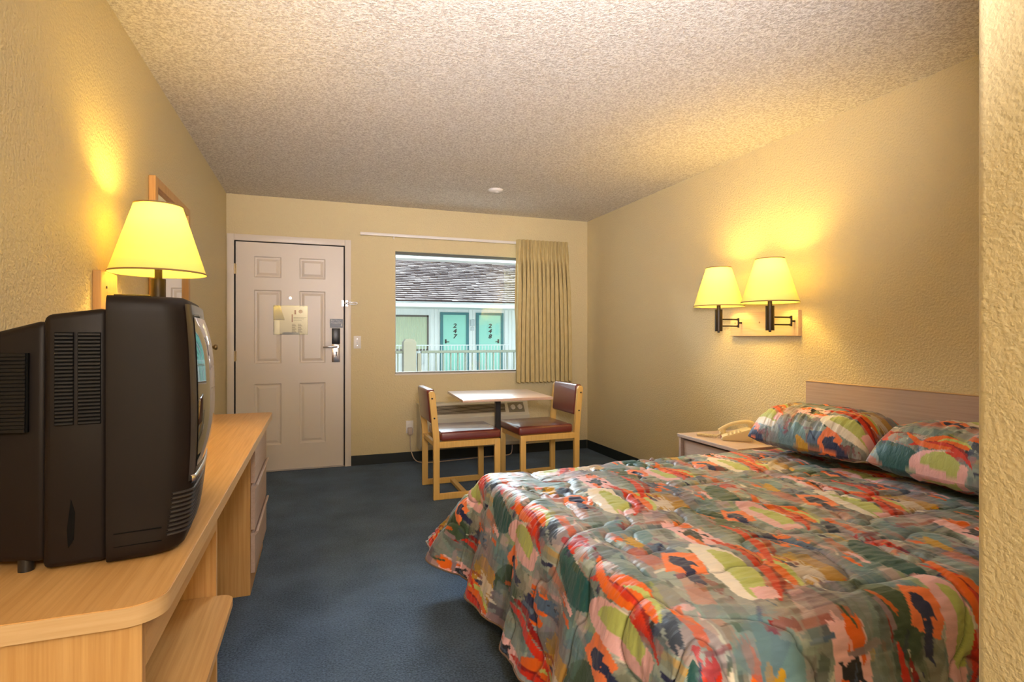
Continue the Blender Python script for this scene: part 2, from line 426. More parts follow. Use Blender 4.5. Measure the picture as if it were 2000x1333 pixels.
# ---------------------------------------------------------------- window
wn = thing('window_1', 'x', 'x', (WX0, YB, WZ0)); del wn['label']; del wn['category']; wn['kind'] = 'structure'
M_alu = mat('window_frame_metal', srgb(150, 148, 140), .35, metal=.5)
M_aludark = mat('window_gasket', srgb(96, 98, 92), .6)
bm = B(); f = .022
box(bm, WX0, WX0+f*.5, YB+.05, YB+.10, WZ0, WZ1); box(bm, WX1-f, WX1, YB+.05, YB+.10, WZ0, WZ1)
box(bm, WX0, WX1, YB+.05, YB+.10, WZ0, WZ0+f*.7)
obj('window_frame', bm, M_alu, wn)
bm = B(); box(bm, WX0, WX1, YB+.045, YB+.10, WZ1-.024, WZ1); obj('head_rail', bm, M_aludark, wn)
bm = B(); box(bm, WX0+.01, WX1-.01, YB+.072, YB+.076, WZ0+.012, WZ1-.02); obj('pane', bm, M_glass, wn)
bm = B(); box(bm, WX0-.004, WX1, YB-.006, YB+.05, WZ0-.012, WZ0+.001, .003, 2); obj('window_sill', bm, M_casing, wn)

# curtain rod
t = thing('curtain_rod', 'long thin white traverse rod above the window', 'curtain rod', (1.5, YB-.05, 2.15))
bm = B(); box(bm, .385, 2.50, YB-.066, YB-.050, 2.142, 2.168, .003, 2); obj('rod', bm, M_white, t, smooth=40)
for x in (.40, 1.45, 2.485):
    bm = B(); box(bm, x-.008, x+.008, YB-.052, YB, 2.146, 2.164); obj('bracket', bm, M_white, t)
bm = B(); cyl(bm, (.69, YB-.058, 2.120), .006, .022, 10); obj('cord_pulley', bm, M_white, t, smooth=40)

# curtain: pinch-pleated panel
def curtain():
    nu, nv = 420, 70
    u = np.linspace(0, 1, nu)[:, None]; v = np.linspace(0, 1, nv)[None, :]      # v 0 top .. 1 bottom
    z = 2.178 - v*(2.178-.742)
    top = np.clip(1 - v/.115, 0, 1)
    x0 = 1.897 - .010*v + .0*u; x1 = 2.465 + .035*v
    folds = 13
    ph = u*folds*2*PI + 1.1*vnoise(u*6, v*1.0, 1.0, 3) + .5*vnoise(u*3, v*3, 1.0, 11)
    amp = (.013 + .028*np.clip((v-.09)/.25, 0, 1)) * (1 + .45*vnoise(u*9, v*1.4, 1.0, 5))
    x = x0 + (x1-x0)*u + .012*np.sin(2*ph+.6)*np.clip((v-.05)/.3, 0, 1)
    cr = np.abs(np.sin(ph/2)); y = 5.178 + amp*(2.1*(1-cr)**1.3 - 1) + .006*top*np.sin(ph*2)
    pinch = np.exp(-((v-.12)/.03)**2); y = y*(1-pinch*.4) + 5.178*pinch*.4
    z = z + .006*np.sin(ph)*v + 0*u
    # left return hangs in towards the glass
    ret = np.clip(1-u/.07, 0, 1); y = y - .012 + .022*ret**1.2 - .006
    co = np.stack([x+0*v, y, z+0*u], -1).reshape(-1, 3)
    idx = np.arange(nu*nv).reshape(nu, nv)
    F = np.stack([idx[:-1, :-1], idx[1:, :-1], idx[1:, 1:], idx[:-1, 1:]], -1).reshape(-1, 4)
    me = bpy.data.meshes.new('curtain_panel'); me.from_pydata(co.tolist(), [], F.tolist())
    for p in me.polygons: p.use_smooth = True
    return me
t = thing('curtain', 'gold-beige pleated curtain drawn to the right side of the window', 'curtain', (2.19, 5.185, .742))
me = curtain()
me.transform(Matrix.Translation((-2.19, -5.185, -.742)))
M_curt = mat('curtain_cloth', srgb(206, 186, 132), .8, .2, bump=(420, .35, .002), var=(90, .5, srgb(176, 152, 98)), stretch=(1, 1, .15))
link('curtain_panel', me, M_curt, t)
bm = B()
for k in range(12):
    x = 1.94+k*.046; box(bm, x-.002, x+.002, 5.21, 5.236, 2.148, 2.166)
o = obj('curtain_hooks', bm, M_white, t); o['kind'] = 'stuff'

# ---------------------------------------------------------------- ceiling disc, outlet, cord
t = thing('smoke_detector', 'flat round white disc on the ceiling near the window', 'smoke detector', (1.43, 4.41, ZC-.02))
bm = B(); lathe(bm, [(.001, -.022), (.045, -.020), (.058, -.010), (.062, 0)], (1.43, 4.41, ZC), 32); obj('cover', bm, M_white, t, smooth=50)
bm = B(); cyl(bm, (1.44, 4.40, ZC-.026), .014, .006, 16); obj('sensor', bm, M_white, t, smooth=40)

t = thing('wall_outlet', 'ivory wall outlet plate low on the back wall, left of the chairs', 'outlet', (.848, YB, .27))
bm = B(); box(bm, .813, .883, YB-.007, YB, .272, .392, .003, 2); obj('outlet_plate', bm, M_white, t, smooth=40)
bm = B()
for z in (.352, ): cyl(bm, (.848, YB-.010, z), .017, .004, 20, 'y')
for dx in (-.006, .006): box(bm, .848+dx-.0015, .848+dx+.0015, YB-.012, YB-.009, .352, .361)
obj('socket', bm, M_white, t, smooth=40)
t = thing('power_cord', 'beige air conditioner plug and cord running from the outlet along the floor', 'power cord', (.85, YB-.03, .25))
M_cord = mat('cord_plastic', srgb(190, 170, 150), .5)
bm = B(); box(bm, .826, .870, YB-.052, YB-.013, .262, .330, .006, 2); obj('plug', bm, M_cord, t, smooth=40)
bm = B()
tube(bm, spline([(.848, YB-.032, .262), (.850, YB-.034, .17), (.862, YB-.06, .08), (.90, YB-.10, .020), (1.0, YB-.14, .008), (1.2, YB-.13, .008), (1.45, YB-.10, .008), (1.7, YB-.08, .008), (1.84, YB-.07, .010), (1.875, YB-.05, .05), (1.872, YB-.06, .135)], 6), .0055, 8)
obj('cord', bm, M_cord, t, smooth=60)

# ---------------------------------------------------------------- air conditioner
t = thing('air_conditioner', 'beige through-wall air conditioner under the window behind the table', 'air conditioner', (1.46, YB-.1, .137))
M_ac = mat('ac_plastic', srgb(206, 200, 182), .45)
M_ac2 = mat('ac_slat', srgb(176, 164, 140), .45)
M_acpan = mat('ac_panel', srgb(128, 122, 104), .5)
ax0, ax1, ay, az0, az1 = .915, 2.005, YB-.2, .137, .56
bm = B()
prism(bm, [(YB-.001, az0), (ay+.02, az0), (ay+.004, az0+.03), (ay, .30), (ay-.012, .40), (ay-.010, .425), (ay+.012, .44), (ay+.055, az1-.012), (ay+.075, az1), (YB-.001, az1)], ax0, ax1, 'x')
obj('housing', bm, M_ac, t, smooth=25)
def slope(z, off=0):      # y of the sloped top face at height z
    k = (z-.44)/(az1-.012-.44); return ay+.012+.043*k - off
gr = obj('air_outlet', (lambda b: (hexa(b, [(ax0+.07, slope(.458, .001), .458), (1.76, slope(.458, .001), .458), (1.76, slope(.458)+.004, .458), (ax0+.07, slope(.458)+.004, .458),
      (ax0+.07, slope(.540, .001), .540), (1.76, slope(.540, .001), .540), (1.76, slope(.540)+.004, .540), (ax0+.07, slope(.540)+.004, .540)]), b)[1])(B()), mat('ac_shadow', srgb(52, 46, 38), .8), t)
bm = B(); box(bm, -.405, .385, -.008, .002, -.0026, .0026); sl0 = None
for k in range(7):
    z = .464+k*.0117
    if sl0 is None: sl0 = obj('slat', bm, M_ac2, gr, local=True); o = sl0
    else: o = sl0.copy(); C.objects.link(o)
    o.location = Vector((1.38, slope(z), z)) - wloc(gr)
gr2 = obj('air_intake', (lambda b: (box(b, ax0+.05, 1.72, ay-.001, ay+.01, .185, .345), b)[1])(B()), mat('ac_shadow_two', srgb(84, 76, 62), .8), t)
bm = B(); box(bm, -.40, .38, -.007, .002, -.0034, .0034); sl0 = None
for k in range(13):
    z = .192+k*.0120
    if sl0 is None: sl0 = obj('slat', bm, M_ac, gr2, local=True); o = sl0
    else: o = sl0.copy(); C.objects.link(o)
    o.location = Vector((1.345, ay-.001, z)) - wloc(gr2)
pn = obj('control_panel', (lambda b: (hexa(b, [(1.80, slope(.452, .003), .452), (1.965, slope(.452, .003), .452), (1.965, slope(.452)+.01, .452), (1.80, slope(.452)+.01, .452),
      (1.79, slope(.545, .003), .545), (1.955, slope(.545, .003), .545), (1.955, slope(.545)+.01, .545), (1.79, slope(.545)+.01, .545)]), b)[1])(B()), M_acpan, t)
for x in (1.842, 1.915):
    bm = B(); cyl(bm, (x, slope(.5)-.024, .50), .021, .024, 20, 'y', r2=.026); box(bm, x-.003, x+.003, slope(.5)-.030, slope(.5)-.020, .482, .518)
    obj('knob', bm, M_white, pn, smooth=40)
bm = B(); box(bm, 1.83, 1.93, ay-.008, ay+.002, .33, .375, .002); obj('access_flap', bm, M_ac, t)

# ---------------------------------------------------------------- table
t = thing('table', 'small square wooden table on a black pedestal below the window', 'table', (1.365, 4.16, 0), -math.radians(3.5))
M_table = mat('table_laminate', srgb(206, 170, 146), .30, 1.0, coat=.5, var=(3, .4, srgb(198, 160, 132)), stretch=(40, 2, 2))
bm = B(); box(bm, -.348, .348, -.330, .330, .720, .742, .003, 2); obj('table_top', bm, M_table, t, smooth=40, local=True)
bm = B(); box(bm, -.021, .021, -.021, .021, .03, .71, .003); box(bm, -.14, .14, -.14, .14, .708, .720, .002); obj('column', bm, M_blackp, t, local=True)
bm = B()
for a in (0, PI/2):
    box(bm, -.19, .19, -.028, .028, .004, .032, .006, 2, Matrix.Rotation(a+.78, 4, 'Z'))
obj('table_base', bm, M_blackp, t, local=True)

# ---------------------------------------------------------------- chairs
def make_chair(label):
    t = thing('dining_chair', label, 'chair', group='chairs at the square table')
    first = {}
    for s in (-1, 1):
        y0, y1 = (s*.222-.014, s*.222+.014)
        bm = B(); prism(bm, [(-.258, .0), (-.212, .0), (-.212, .43), (-.244, .775), (-.255, .797), (-.275, .799), (-.292, .785), (-.258, .43)], y0, y1, 'y')
        bmesh.ops.bevel(bm, geom=list(bm.edges), offset=.003, segments=1, affect='EDGES')
        obj('back_post', bm, M_chair, t, local=True)
        bm = B(); box(bm, .212, .258, y0, y1, 0, .425, .004, 2); obj('leg', bm, M_chair, t, local=True, smooth=40)
        bm = B(); box(bm, -.22, .22, y0+.0005, y1-.0005, .378, .424, .003); obj('seat_rail', bm, M_chair, t, local=True)
        bm = B(); box(bm, -.22, .22, y0+.0005, y1-.0005, .0, .044, .003); obj('floor_rail', bm, M_chair, t, local=True)
        for (x, z) in ((-.269, .745), (-.252, .60)):
            bm = B(); cyl(bm, (x, s*.237-.003, z), .0065, .006, 12, 'y'); obj('bolt', bm, M_blackp, t, local=True)
    bm = B(); box(bm, -.03, .008, -.21, .21, .006, .034, .002); obj('cross_rail', bm, M_chair, t, local=True)
    bm = B(); box(bm, .215, .245, -.21, .21, .385, .42, .002); obj('seat_frame', bm, M_chair, t, local=True)
    bm = B(); box(bm, -.25, -.222, -.21, .21, .385, .42, .002); obj('seat_frame', bm, M_chair, t, local=True)
    bm = B(); vs = box(bm, -.205, .268, -.225, .225, .425, .492, .02, 4)
    for v in bm.verts:
        if v.co.z > .47: v.co.z += .008*(1-(v.co.x/.26)**2)*(1-(v.co.y/.24)**2)
    o = obj('seat', bm, M_vinyl, t, local=True, smooth=60)
    bm = B(); box(bm, -.028, .028, -.205, .205, -.125, .125, .018, 4)
    lean = Matrix.Translation((-.258, 0, .685)) @ Matrix.Rotation(-math.radians(5.5), 4, 'Y')
    for v in bm.verts: v.co.x += -.018*(1-(v.co.y/.21)**2) * 1.0
    bmesh.ops.transform(bm, matrix=lean, verts=bm.verts)
    obj('backrest', bm, M_vinyl, t, local=True, smooth=60)
    return t
ch = make_chair('tan wooden chair with burgundy vinyl seat on the left of the table, facing right')
ch.location = (1.066, 4.197, 0)
c2 = copy_tree(ch); c2.location = (1.748, 4.235, 0); c2.rotation_euler = (0, 0, PI+math.radians(2))
c2['label'] = 'tan wooden chair with burgundy vinyl seat on the right of the table, under the curtain'

# ---------------------------------------------------------------- desk / TV counter
DXF = -.237
t = thing('desk', 'long light oak desk and TV counter along the left wall', 'desk', (-.48, 2.2, 0))
bm = B()
r = .055; a0 = [(DXF-r + r*math.sin(a), 1.03+r - r*math.cos(a)) for a in np.linspace(0, PI/2, 8)]
a1 = [(DXF-.03 + .03*math.cos(a), 3.45-.03 + .03*math.sin(a)) for a in np.linspace(0, PI/2, 5)]
pl = [(XL+.002, 1.03)] + a0 + a1 + [(XL+.002, 3.45)]
prism(bm, pl, .737, .76, 'z'); obj('desk_top', bm, M_oak[1], t)
bm = B()    # darker glued edge band round the front
ptsb = [(XL+.002, 1.03)] + a0 + a1
def off(pts, d):
    out = []
    for i, p in enumerate(pts):
        q0 = Vector(pts[max(i-1, 0)]); q1 = Vector(pts[min(i+1, len(pts)-1)]); tt = (q1-q0).normalized()
        out.append((p[0]+tt.y*d, p[1]-tt.x*d))
    return out
po = off(ptsb, .0018)
for (pa, pb, z0, z1) in ((ptsb, po, .728, .7585),):
    va = [bm.verts.new((p[0], p[1], z0)) for p in pa]; vb = [bm.verts.new((p[0], p[1], z0)) for p in pb]
    vc = [bm.verts.new((p[0], p[1], z1)) for p in pb]; vd = [bm.verts.new((p[0], p[1], z1)) for p in pa]
    for k in range(len(pa)-1):
        for (A_, B_) in ((va, vb), (vb, vc), (vc, vd)): bm.faces.new((A_[k], A_[k+1], B_[k+1], B_[k]))
obj('edge_band', bm, M_oakedge, t, smooth=50)
# TV section: near panel, far panel, apron, shelf
bm = B(); box(bm, XL+.002, -.268, 1.05, 1.070, 0, .737, .001); obj('side_panel', bm, M_oak[2], t)
bm = B(); box(bm, XL+.002, -.270, 1.770, 1.792, 0, .737, .001); obj('side_panel', bm, M_oak[2], t)
bm = B(); box(bm, -.288, -.268, 1.070, 1.770, .640, .737, .001); obj('apron', bm, M_oak[1], t)
bm = B(); r = .035; X1 = -.222
pl = [(XL+.002, 1.072), (X1-.0, 1.072)] + [(X1-r + r*math.cos(a), 1.765-r + r*math.sin(a)) for a in np.linspace(0, PI/2, 7)] + [(-.268, 1.765), (XL+.002, 1.765)]
prism(bm, pl, .430, .450, 'z'); obj('shelf', bm, M_oak[1], t)
bm = B(); box(bm, XL+.002, XL+.012, 1.07, 1.77, .0, .735); obj('back_panel', bm, M_oak[1], t)
# knee space apron at the wall and the drawer cabinet
bm = B(); box(bm, XL+.002, XL+.02, 1.792, 2.79, .45, .737, .001); obj('modesty_panel', bm, M_oak[1], t)
bm = B(); box(bm, XL+.002, -.285, 2.79, 3.42, 0, .737, .001); obj('cabinet_body', bm, M_oak[2], t)
bm = B(); box(bm, XL+.01, -.284, 2.795, 3.415, 0, .737); 
bm.free()
for (z0, z1) in ((.100, .292), (.300, .508), (.516, .725)):
    bm = B(); box(bm, -.284, -.266, 2.797, 3.415, z0, z1-.02, .001)
    dw = obj('drawer', bm, M_ash, t)
    bm = B(); prism(bm, [(-.284, z1-.02), (-.266, z1-.02), (-.252, z1-.004), (-.254, z1), (-.262, z1), (-.270, z1-.008), (-.284, z1-.008)], 2.797, 3.415, 'y')
    obj('pull_lip', bm, M_ash, dw)

# ---------------------------------------------------------------- television
tv = thing('television', 'bulky black tube television seen from its side on the oak counter', 'television', (-.46, 1.58, .76))
TY0, TY1 = 1.228, 1.835; TYM = (TY0+TY1)/2
def plan(e, n=14):
    """front housing outline in plan, inset by e; near rear corner -> front -> far rear corner"""
    xr, xf, r = -.374, -.231, .050
    P = [(xr, TY0+e), (xr+.006, TY0-.0015+e), (xr+.05, TY0-.001+e)]
    for a in np.linspace(0, PI/2, n):
        P.append((xf-e-r + r*math.sin(a), TY0+e+r*.75 - r*.75*math.cos(a)))
    far = [(x, 2*TYM-y) for x, y in P[::-1]]
    front = [(0, y) for y in np.linspace(P[-1][1], far[0][1], 18)[1:-1]]
    Q = P + front + far
    out = []
    for (x, y) in Q:
        if x == 0: x = xf-e
        k = max(0, 1-((y-TYM)/(.304))**2)
        if x > xf-.045: x += .022*k*min(1, (x-(xf-.045))/.03)
        out.append((x, y))
    return out
def skin(bm, levels, outf):
    rings = [[bm.verts.new((x, y, z)) for x, y in outf(z, e)] for z, e in levels]
    for a, b in zip(rings[:-1], rings[1:]):
        n = len(a)
        for k in range(n): bm.faces.new((a[k], a[(k+1) % n], b[(k+1) % n], b[k]))
    bm.faces.new(rings[0][::-1]); bm.faces.new(rings[-1])
bm = B()
def outf(z, e):
    q = plan(e); b = math.sin(PI*(z-.768)/.505)**.6 if .768 < z < 1.273 else 0
    drop = (.026 if z < 1.02 else .014)*(1-b)
    return [(x - (drop if x > -.30 else drop*max(0, (x+.36)/.06)), y) for x, y in q]
lv = [(.764, .012), (.767, .006), (.776, .001), (.80, 0)] + [(z, 0) for z in np.linspace(.82, 1.24, 14)] + [(1.255, .001), (1.266, .006), (1.271, .014)]
skin(bm, lv, outf)
fh = obj('front_housing', bm, M_tvside, tv, smooth=35)
# bezel: the front face panel, a lighter plastic laid just over the housing
def front_x(y, z):
    k = max(0, 1-((y-TYM)/.304)**2); b = math.sin(PI*min(1, max(0, (z-.768)/.505)))**.6
    return -.231 + .022*k - (.026 if z < 1.02 else .014)*(1-b)
def corner_pts(z, d, x_from=-.305, e=0):
    q = [p for p in outf(z, e) if p[0] > x_from]; return [(x+d, y) if True else 0 for x, y in q]
def band(bm, z0, z1, d, n=1, xf=-.285):
    rows = []
    for z in np.linspace(z0, z1, n+1):
        q = outf(z, -d)[xf:-xf]; rows.append([bm.verts.new((x, y, z)) for x, y in q])
    m = min(len(r) for r in rows)
    for a, b in zip(rows[:-1], rows[1:]):
        for k in range(m-1): bm.faces.new((a[k], a[k+1], b[k+1], b[k]))
    return rows
def solid_band(bm, z0, z1, d, xf):
    q = outf((z0+z1)/2, -d)[xf:-xf]; qi = outf((z0+z1)/2, .001)[xf:-xf]
    m = min(len(q), len(qi)); R = []
    for (pp, z) in ((qi, z0), (q, z0+ (z1-z0)*.2), (q, z1-(z1-z0)*.2), (qi, z1)):
        R.append([bm.verts.new((x, y, z)) for x, y in pp[:m]])
    for a, b in zip(R[:-1], R[1:]):
        for k in range(m-1): bm.faces.new((a[k], a[k+1], b[k+1], b[k]))
bm = B(); band(bm, .90, 1.258, .0012, 18, 11); obj('bezel', bm, M_tvbez, tv, smooth=50)
bm = B()
NY, NZ = 26, 26
ys = np.linspace(TY0+.035, TY1-.035, NY); zs_ = np.linspace(.925, 1.232, NZ); G = []
for y in ys:
    row = []
    for z in zs_:
        a = (y-TYM)/(.268); b = (z-1.078)/.154
        bulge = .014*max(0, 1-abs(a)**3)*max(0, 1-abs(b)**3)
        row.append(bm.verts.new((front_x(y, z) - (.012 if abs(a) > .9 else 0)*0 + .003 + bulge, y, z)))
    G.append(row)
for i in range(NY-1):
    for j in range(NZ-1): bm.faces.new((G[i][j], G[i+1][j], G[i+1][j+1], G[i][j+1]))
obj('screen', bm, M_screen, tv, smooth=80)
bm = B(); box(bm, -.29, -.222, TY0+.045, TY1-.045, 1.234, 1.238); obj('bezel_lip', bm, M_blackp, tv)
bm = B(); solid_band(bm, .893, .913, .004, 12); obj('chin_trim', bm, M_steel, tv, smooth=60)
rb = None
for k in range(10):
    z = .800+k*.0088
    bm = B(); solid_band(bm, z, z+.0052, .0028, 6); obj('speaker_rib', bm, M_tvbez, tv, smooth=60)
# side groove above the base
bm = B(); box(bm, -.362, -.285, TY0-.0022, TY0+.002, .8180, .8200); box(bm, -.362, -.285, TY0-.0022, TY0+.002, .7935, .7945); obj('side_groove', bm, M_tvdark, tv)
# rear housings
i1, i2 = .014, .030
bm = B(); hexa(bm, [(-.470, TY0+i1, .766), (-.372, TY0+i1, .766), (-.372, TY1-i1, .766), (-.470, TY1-i1, .766), (-.470, TY0+i1+.01, 1.232), (-.372, TY0+i1, 1.247), (-.372, TY1-i1, 1.247), (-.470, TY1-i1-.01, 1.232)], .012, 3)
rh = obj('middle_housing', bm, M_tvside, tv, smooth=40)
bm = B(); hexa(bm, [(-.700, TY0+.10, .790), (-.466, TY0+i2-.008, .776), (-.466, TY1-i2, .776), (-.700, TY1-.10, .790), (-.700, TY0+.12, 1.155), (-.466, TY0+i2, 1.224), (-.466, TY1-i2, 1.224), (-.700, TY1-.12, 1.155)], .014, 3)
obj('rear_housing', bm, M_tvside, tv, smooth=40)
# vents on the near side
def vent(x0, x1, y, z0, z1, tilt=0, n=25):
    bm = B(); box(bm, x0, x1, y-.0006, y+.004, z0, z1)
    g = obj('vent_grille', bm, M_tvdark, tv)
    bm = B(); w = (x1-x0)/2; box(bm, -w, w, -.0035, .001, -.0030, .0022, .001, 1)
    if tilt: bmesh.ops.rotate(bm, cent=(0, 0, 0), matrix=Matrix.Rotation(tilt, 3, 'Z'), verts=bm.verts)
    s0 = None
    for k in range(n):
        z = z0 + (k+.5)*(z1-z0)/n
        if s0 is None: s0 = obj('slat', bm, M_tvslat, g, local=True); o = s0
        else: o = s0.copy(); C.objects.link(o)
        o.location = Vector(((x0+x1)/2, y, z)) - wloc(g)
yv = TY0+i1
vent(-.452, -.424, yv, 1.028, 1.200, 0, 25)
vent(-.418, -.383, yv, 1.028, 1.200, 0, 25)
bm = B(); hexa(bm, [(-.610, TY0+.0595, 1.018), (-.492, TY0+.0245, 1.018), (-.492, TY0+.034, 1.018), (-.610, TY0+.069, 1.018), (-.610, TY0+.0655, 1.162), (-.492, TY0+.0268, 1.162), (-.492, TY0+.036, 1.162), (-.610, TY0+.075, 1.162)])
g = obj('vent_grille', bm, M_tvdark, tv)
bm = B(); box(bm, -.058, .058, -.003, .001, -.0036, .0030, .001); bmesh.ops.rotate(bm, cent=(0, 0, 0), matrix=Matrix.Rotation(-.29, 3, 'Z'), verts=bm.verts)
s0 = None
for k in range(21):
    z = 1.018 + (k+.5)*.144/21; yy = TY0+.0405 + .004*(k/21)
    if s0 is None: s0 = obj('slat', bm, M_tvslat, g, local=True); o = s0
    else: o = s0.copy(); C.objects.link(o)
    o.location = Vector((-.551, yy, z)) - wloc(g)
bm = B()
pts = [(.0, .045), (.006, .02), (.004, -.03), (-.004, -.045), (-.006, -.01)]
prism(bm, [(-.428+x, .845+z) for x, z in pts], TY0+i1-.001, TY0+i1+.003, 'y'); obj('side_slot', bm, M_tvdark, tv)
for (x, y) in ((-.30, TY0+.06), (-.30, TY1-.06), (-.66, TY0+.16), (-.66, TY1-.16), (-.50, TY0+.05)):
    bm = B(); cyl(bm, (x, y, .760), .012, .032, 16); obj('foot', bm, M_blackp, tv, smooth=40)

def turn(o):        # turn the set a little, away from the camera
    o.rotation_euler = (0, 0, math.radians(9))
turn(tv); tv.location = Vector((-.36, 1.243, .76)) + Matrix.Rotation(math.radians(9), 3, 'Z') @ (Vector((-.46, 1.58, .76)) - Vector((-.36, 1.243, .76)))
# ---------------------------------------------------------------- mirror on the left wall
t = thing('wall_mirror', 'oak-framed mirror on the left wall behind the television lamp', 'mirror', (XL, 3.32, 1.0))
my0, my1, mz0, mz1, fw = 2.955, 3.70, 1.00, 1.945, .045
bm = B(); box(bm, XL+.001, XL+.030, my0, my0+fw, mz0, mz1, .002); box(bm, XL+.001, XL+.030, my1-fw, my1, mz0, mz1, .002)
box(bm, XL+.001, XL+.030, my0+fw, my1-fw, mz0, mz0+fw, .002); box(bm, XL+.001, XL+.030, my0+fw, my1-fw, mz1-fw, mz1, .002)
obj('mirror_frame', bm, M_oak[2], t)
bm = B(); box(bm, XL+.001, XL+.012, my0+fw-.002, my1-fw+.002, mz0+fw-.002, mz1-fw+.002); obj('mirror_glass', bm, M_mirror, t)

# ---------------------------------------------------------------- lamps
def bulb_light(parent, z, power):
    l = bpy.data.lights.new('bulb_light', 'POINT'); l.energy = power; l.color = (1.0, .66, .14); l.shadow_soft_size = .028
    o = bpy.data.objects.new('bulb_light', l); C.objects.link(o); o.parent = parent; o.location = (0, 0, z)
LAMP_W = 6.6
def make_lamp(name, label, reach, group=None, h=.26, r0=.16, r1=.079):
    """origin at the axis of the lamp, z=0 at the shade's lower rim; arm runs +x to the wall plate"""
    t = thing(name, label, 'lamp', group=group)
    bm = B(); lathe(bm, [(r0, 0), (r1, h)], n=64); obj('lamp_shade', bm, M_shade, t, local=True, smooth=60)
    bm = B(); lathe(bm, [(r0+.001, -.001), (r0+.0022, .002), (r0-.001, .006)], n=64); obj('shade_trim', bm, M_trim, t, local=True, smooth=60)
    bm = B(); lathe(bm, [(r1+.002, h-.005), (r1+.002, h+.001), (r1-.001, h+.001)], n=64)
    obj('shade_trim', bm, M_trim, t, local=True, smooth=60)
    bm = B(); cyl(bm, (0, 0, -.165), .0245, .145, 32); obj('lamp_body', bm, M_lampmetal, t, local=True, smooth=40)
    bm = B(); cyl(bm, (0, 0, -.02), .013, .055, 20); cyl(bm, (0, 0, -.175), .008, .012, 12); obj('socket', bm, M_lampmetal, t, local=True, smooth=40)
    bm = B(); lathe(bm, [(.001, .155), (.018, .150), (.029, .130), (.030, .112), (.022, .085), (.014, .06), (.013, .034)], n=24)
    m = bpy.data.materials.get('bulb_glow')
    if not m:
        m = bpy.data.materials.new('bulb_glow'); m.use_nodes = True; p = m.node_tree.nodes['Principled BSDF']
        p.inputs['Emission Color'].default_value = (1, .80, .4, 1); p.inputs['Emission Strength'].default_value = 6
    b = obj('bulb', bm, m, t, local=True, smooth=60)
    b.visible_shadow = True
    for z in (-.085, -.130):
        bm = B(); tube(bm, [(0, 0, z), (reach, 0, z)], .0048, 10); cyl(bm, (reach-.004, 0, z-.007), .0085, .014, 12); obj('swing_arm', bm, M_lampmetal, t, local=True, smooth=60)
    bm = B(); cyl(bm, (reach, 0, -.14), .006, .065, 12); cyl(bm, (reach, 0, -.1075), .006, .035, 10, 'x'); obj('pivot', bm, M_lampmetal, t, local=True, smooth=60)
    return t
XRP = XR-.030
la = make_lamp('wall_lamp', 'lit swing-arm lamp on the right wall, nearer the headboard', .165, 'lamps above the nightstand')
la.location = (2.535, 2.55, 1.398)
lb = copy_tree(la); lb.location = (2.535, 2.99, 1.398); lb['label'] = 'lit swing-arm lamp on the right wall, farther from the headboard'
lc = copy_tree(la); lc.location = (XL+.168, 2.41, 1.432); lc.rotation_euler = (0, 0, PI); del lc['group']
lc['label'] = 'lit lamp with tapered yellow shade on the left wall behind the television'
for L_, pw in ((la, LAMP_W), (lb, LAMP_W), (lc, LAMP_W*.95)):
    l = bpy.data.lights.new('bulb_light', 'POINT'); l.energy = pw; l.color = (1.0, .66, .14); l.shadow_soft_size = .035
    o = bpy.data.objects.new('bulb_light', l); C.objects.link(o); o.location = Vector(L_.location) + Vector((0, 0, .20))
t = thing('lamp_backplate', 'pale wooden mounting board behind the two right-wall lamps', 'mounting board', (XR-.015, 2.81, 1.2))
bm = B(); box(bm, XR-.030, XR, 2.526, 3.098, 1.200, 1.358, .002); obj('board', bm, wood('plate_wood', srgb(214, 186, 152), srgb(204, 172, 136), 1), t)
for y in (2.57, 2.83, 3.05):
    bm = B(); cyl(bm, (XR-.033, y, 1.29), .005, .004, 10, 'x'); obj('screw', bm, M_brass, t)
t = thing('lamp_backplate', 'wooden mounting board on the left wall behind the television', 'mounting board', (XL+.015, 2.36, 1.16))
bm = B(); box(bm, XL, XL+.026, 2.28, 2.445, 1.16, 1.425, .002); obj('board', bm, M_oak[2], t)
bm = B(); cyl(bm, (XL+.025, 2.33, 1.37), .005, .004, 10, 'x'); obj('screw', bm, M_blackp, t)

# ---------------------------------------------------------------- headboard, nightstand, phone
t = thing('headboard', 'flat mauve-brown laminate headboard on the right wall behind the pillows', 'headboard', (XR-.015, 1.72, .3))
bm = B(); box(bm, XR-.026, XR-.001, .95, 2.475, .35, .932, .002); obj('headboard_panel', bm, M_ash, t)
bm = B(); box(bm, XR-.028, XR-.001, .95, 2.475, .932, .936, .001); obj('edge_band', bm, M_oakedge, t)

NX0, NY0, NY1, NZT = 2.275, 2.525, 3.085, .55
t = thing('nightstand', 'ash laminate nightstand with a drawer between the bed and the far wall', 'nightstand', (2.5, 2.8, 0))
bm = B(); box(bm, NX0, XR-.002, NY0, NY1, NZT-.022, NZT, .002); obj('top', bm, M_ash, t)
for y in (NY0+.005, NY1-.025):
    bm = B(); box(bm, NX0+.01, XR-.002, y, y+.02, 0, NZT-.022, .001); obj('side_panel', bm, M_ash, t)
bm = B(); box(bm, NX0+.02, XR-.002, NY0+.025, NY1-.025, .10, .12); obj('shelf', bm, M_ash, t)
bm = B(); box(bm, XR-.02, XR-.002, NY0+.025, NY1-.025, .12, NZT-.022); obj('back_panel', bm, M_ashx, t)
bm = B(); box(bm, NX0+.022, NX0+.04, NY0+.030, NY1-.040, NZT-.150, NZT-.036, .002); box(bm, NX0+.04, XR-.05, NY0+.04, NY1-.05, NZT-.145, NZT-.045)
obj('drawer', bm, M_ash, t)

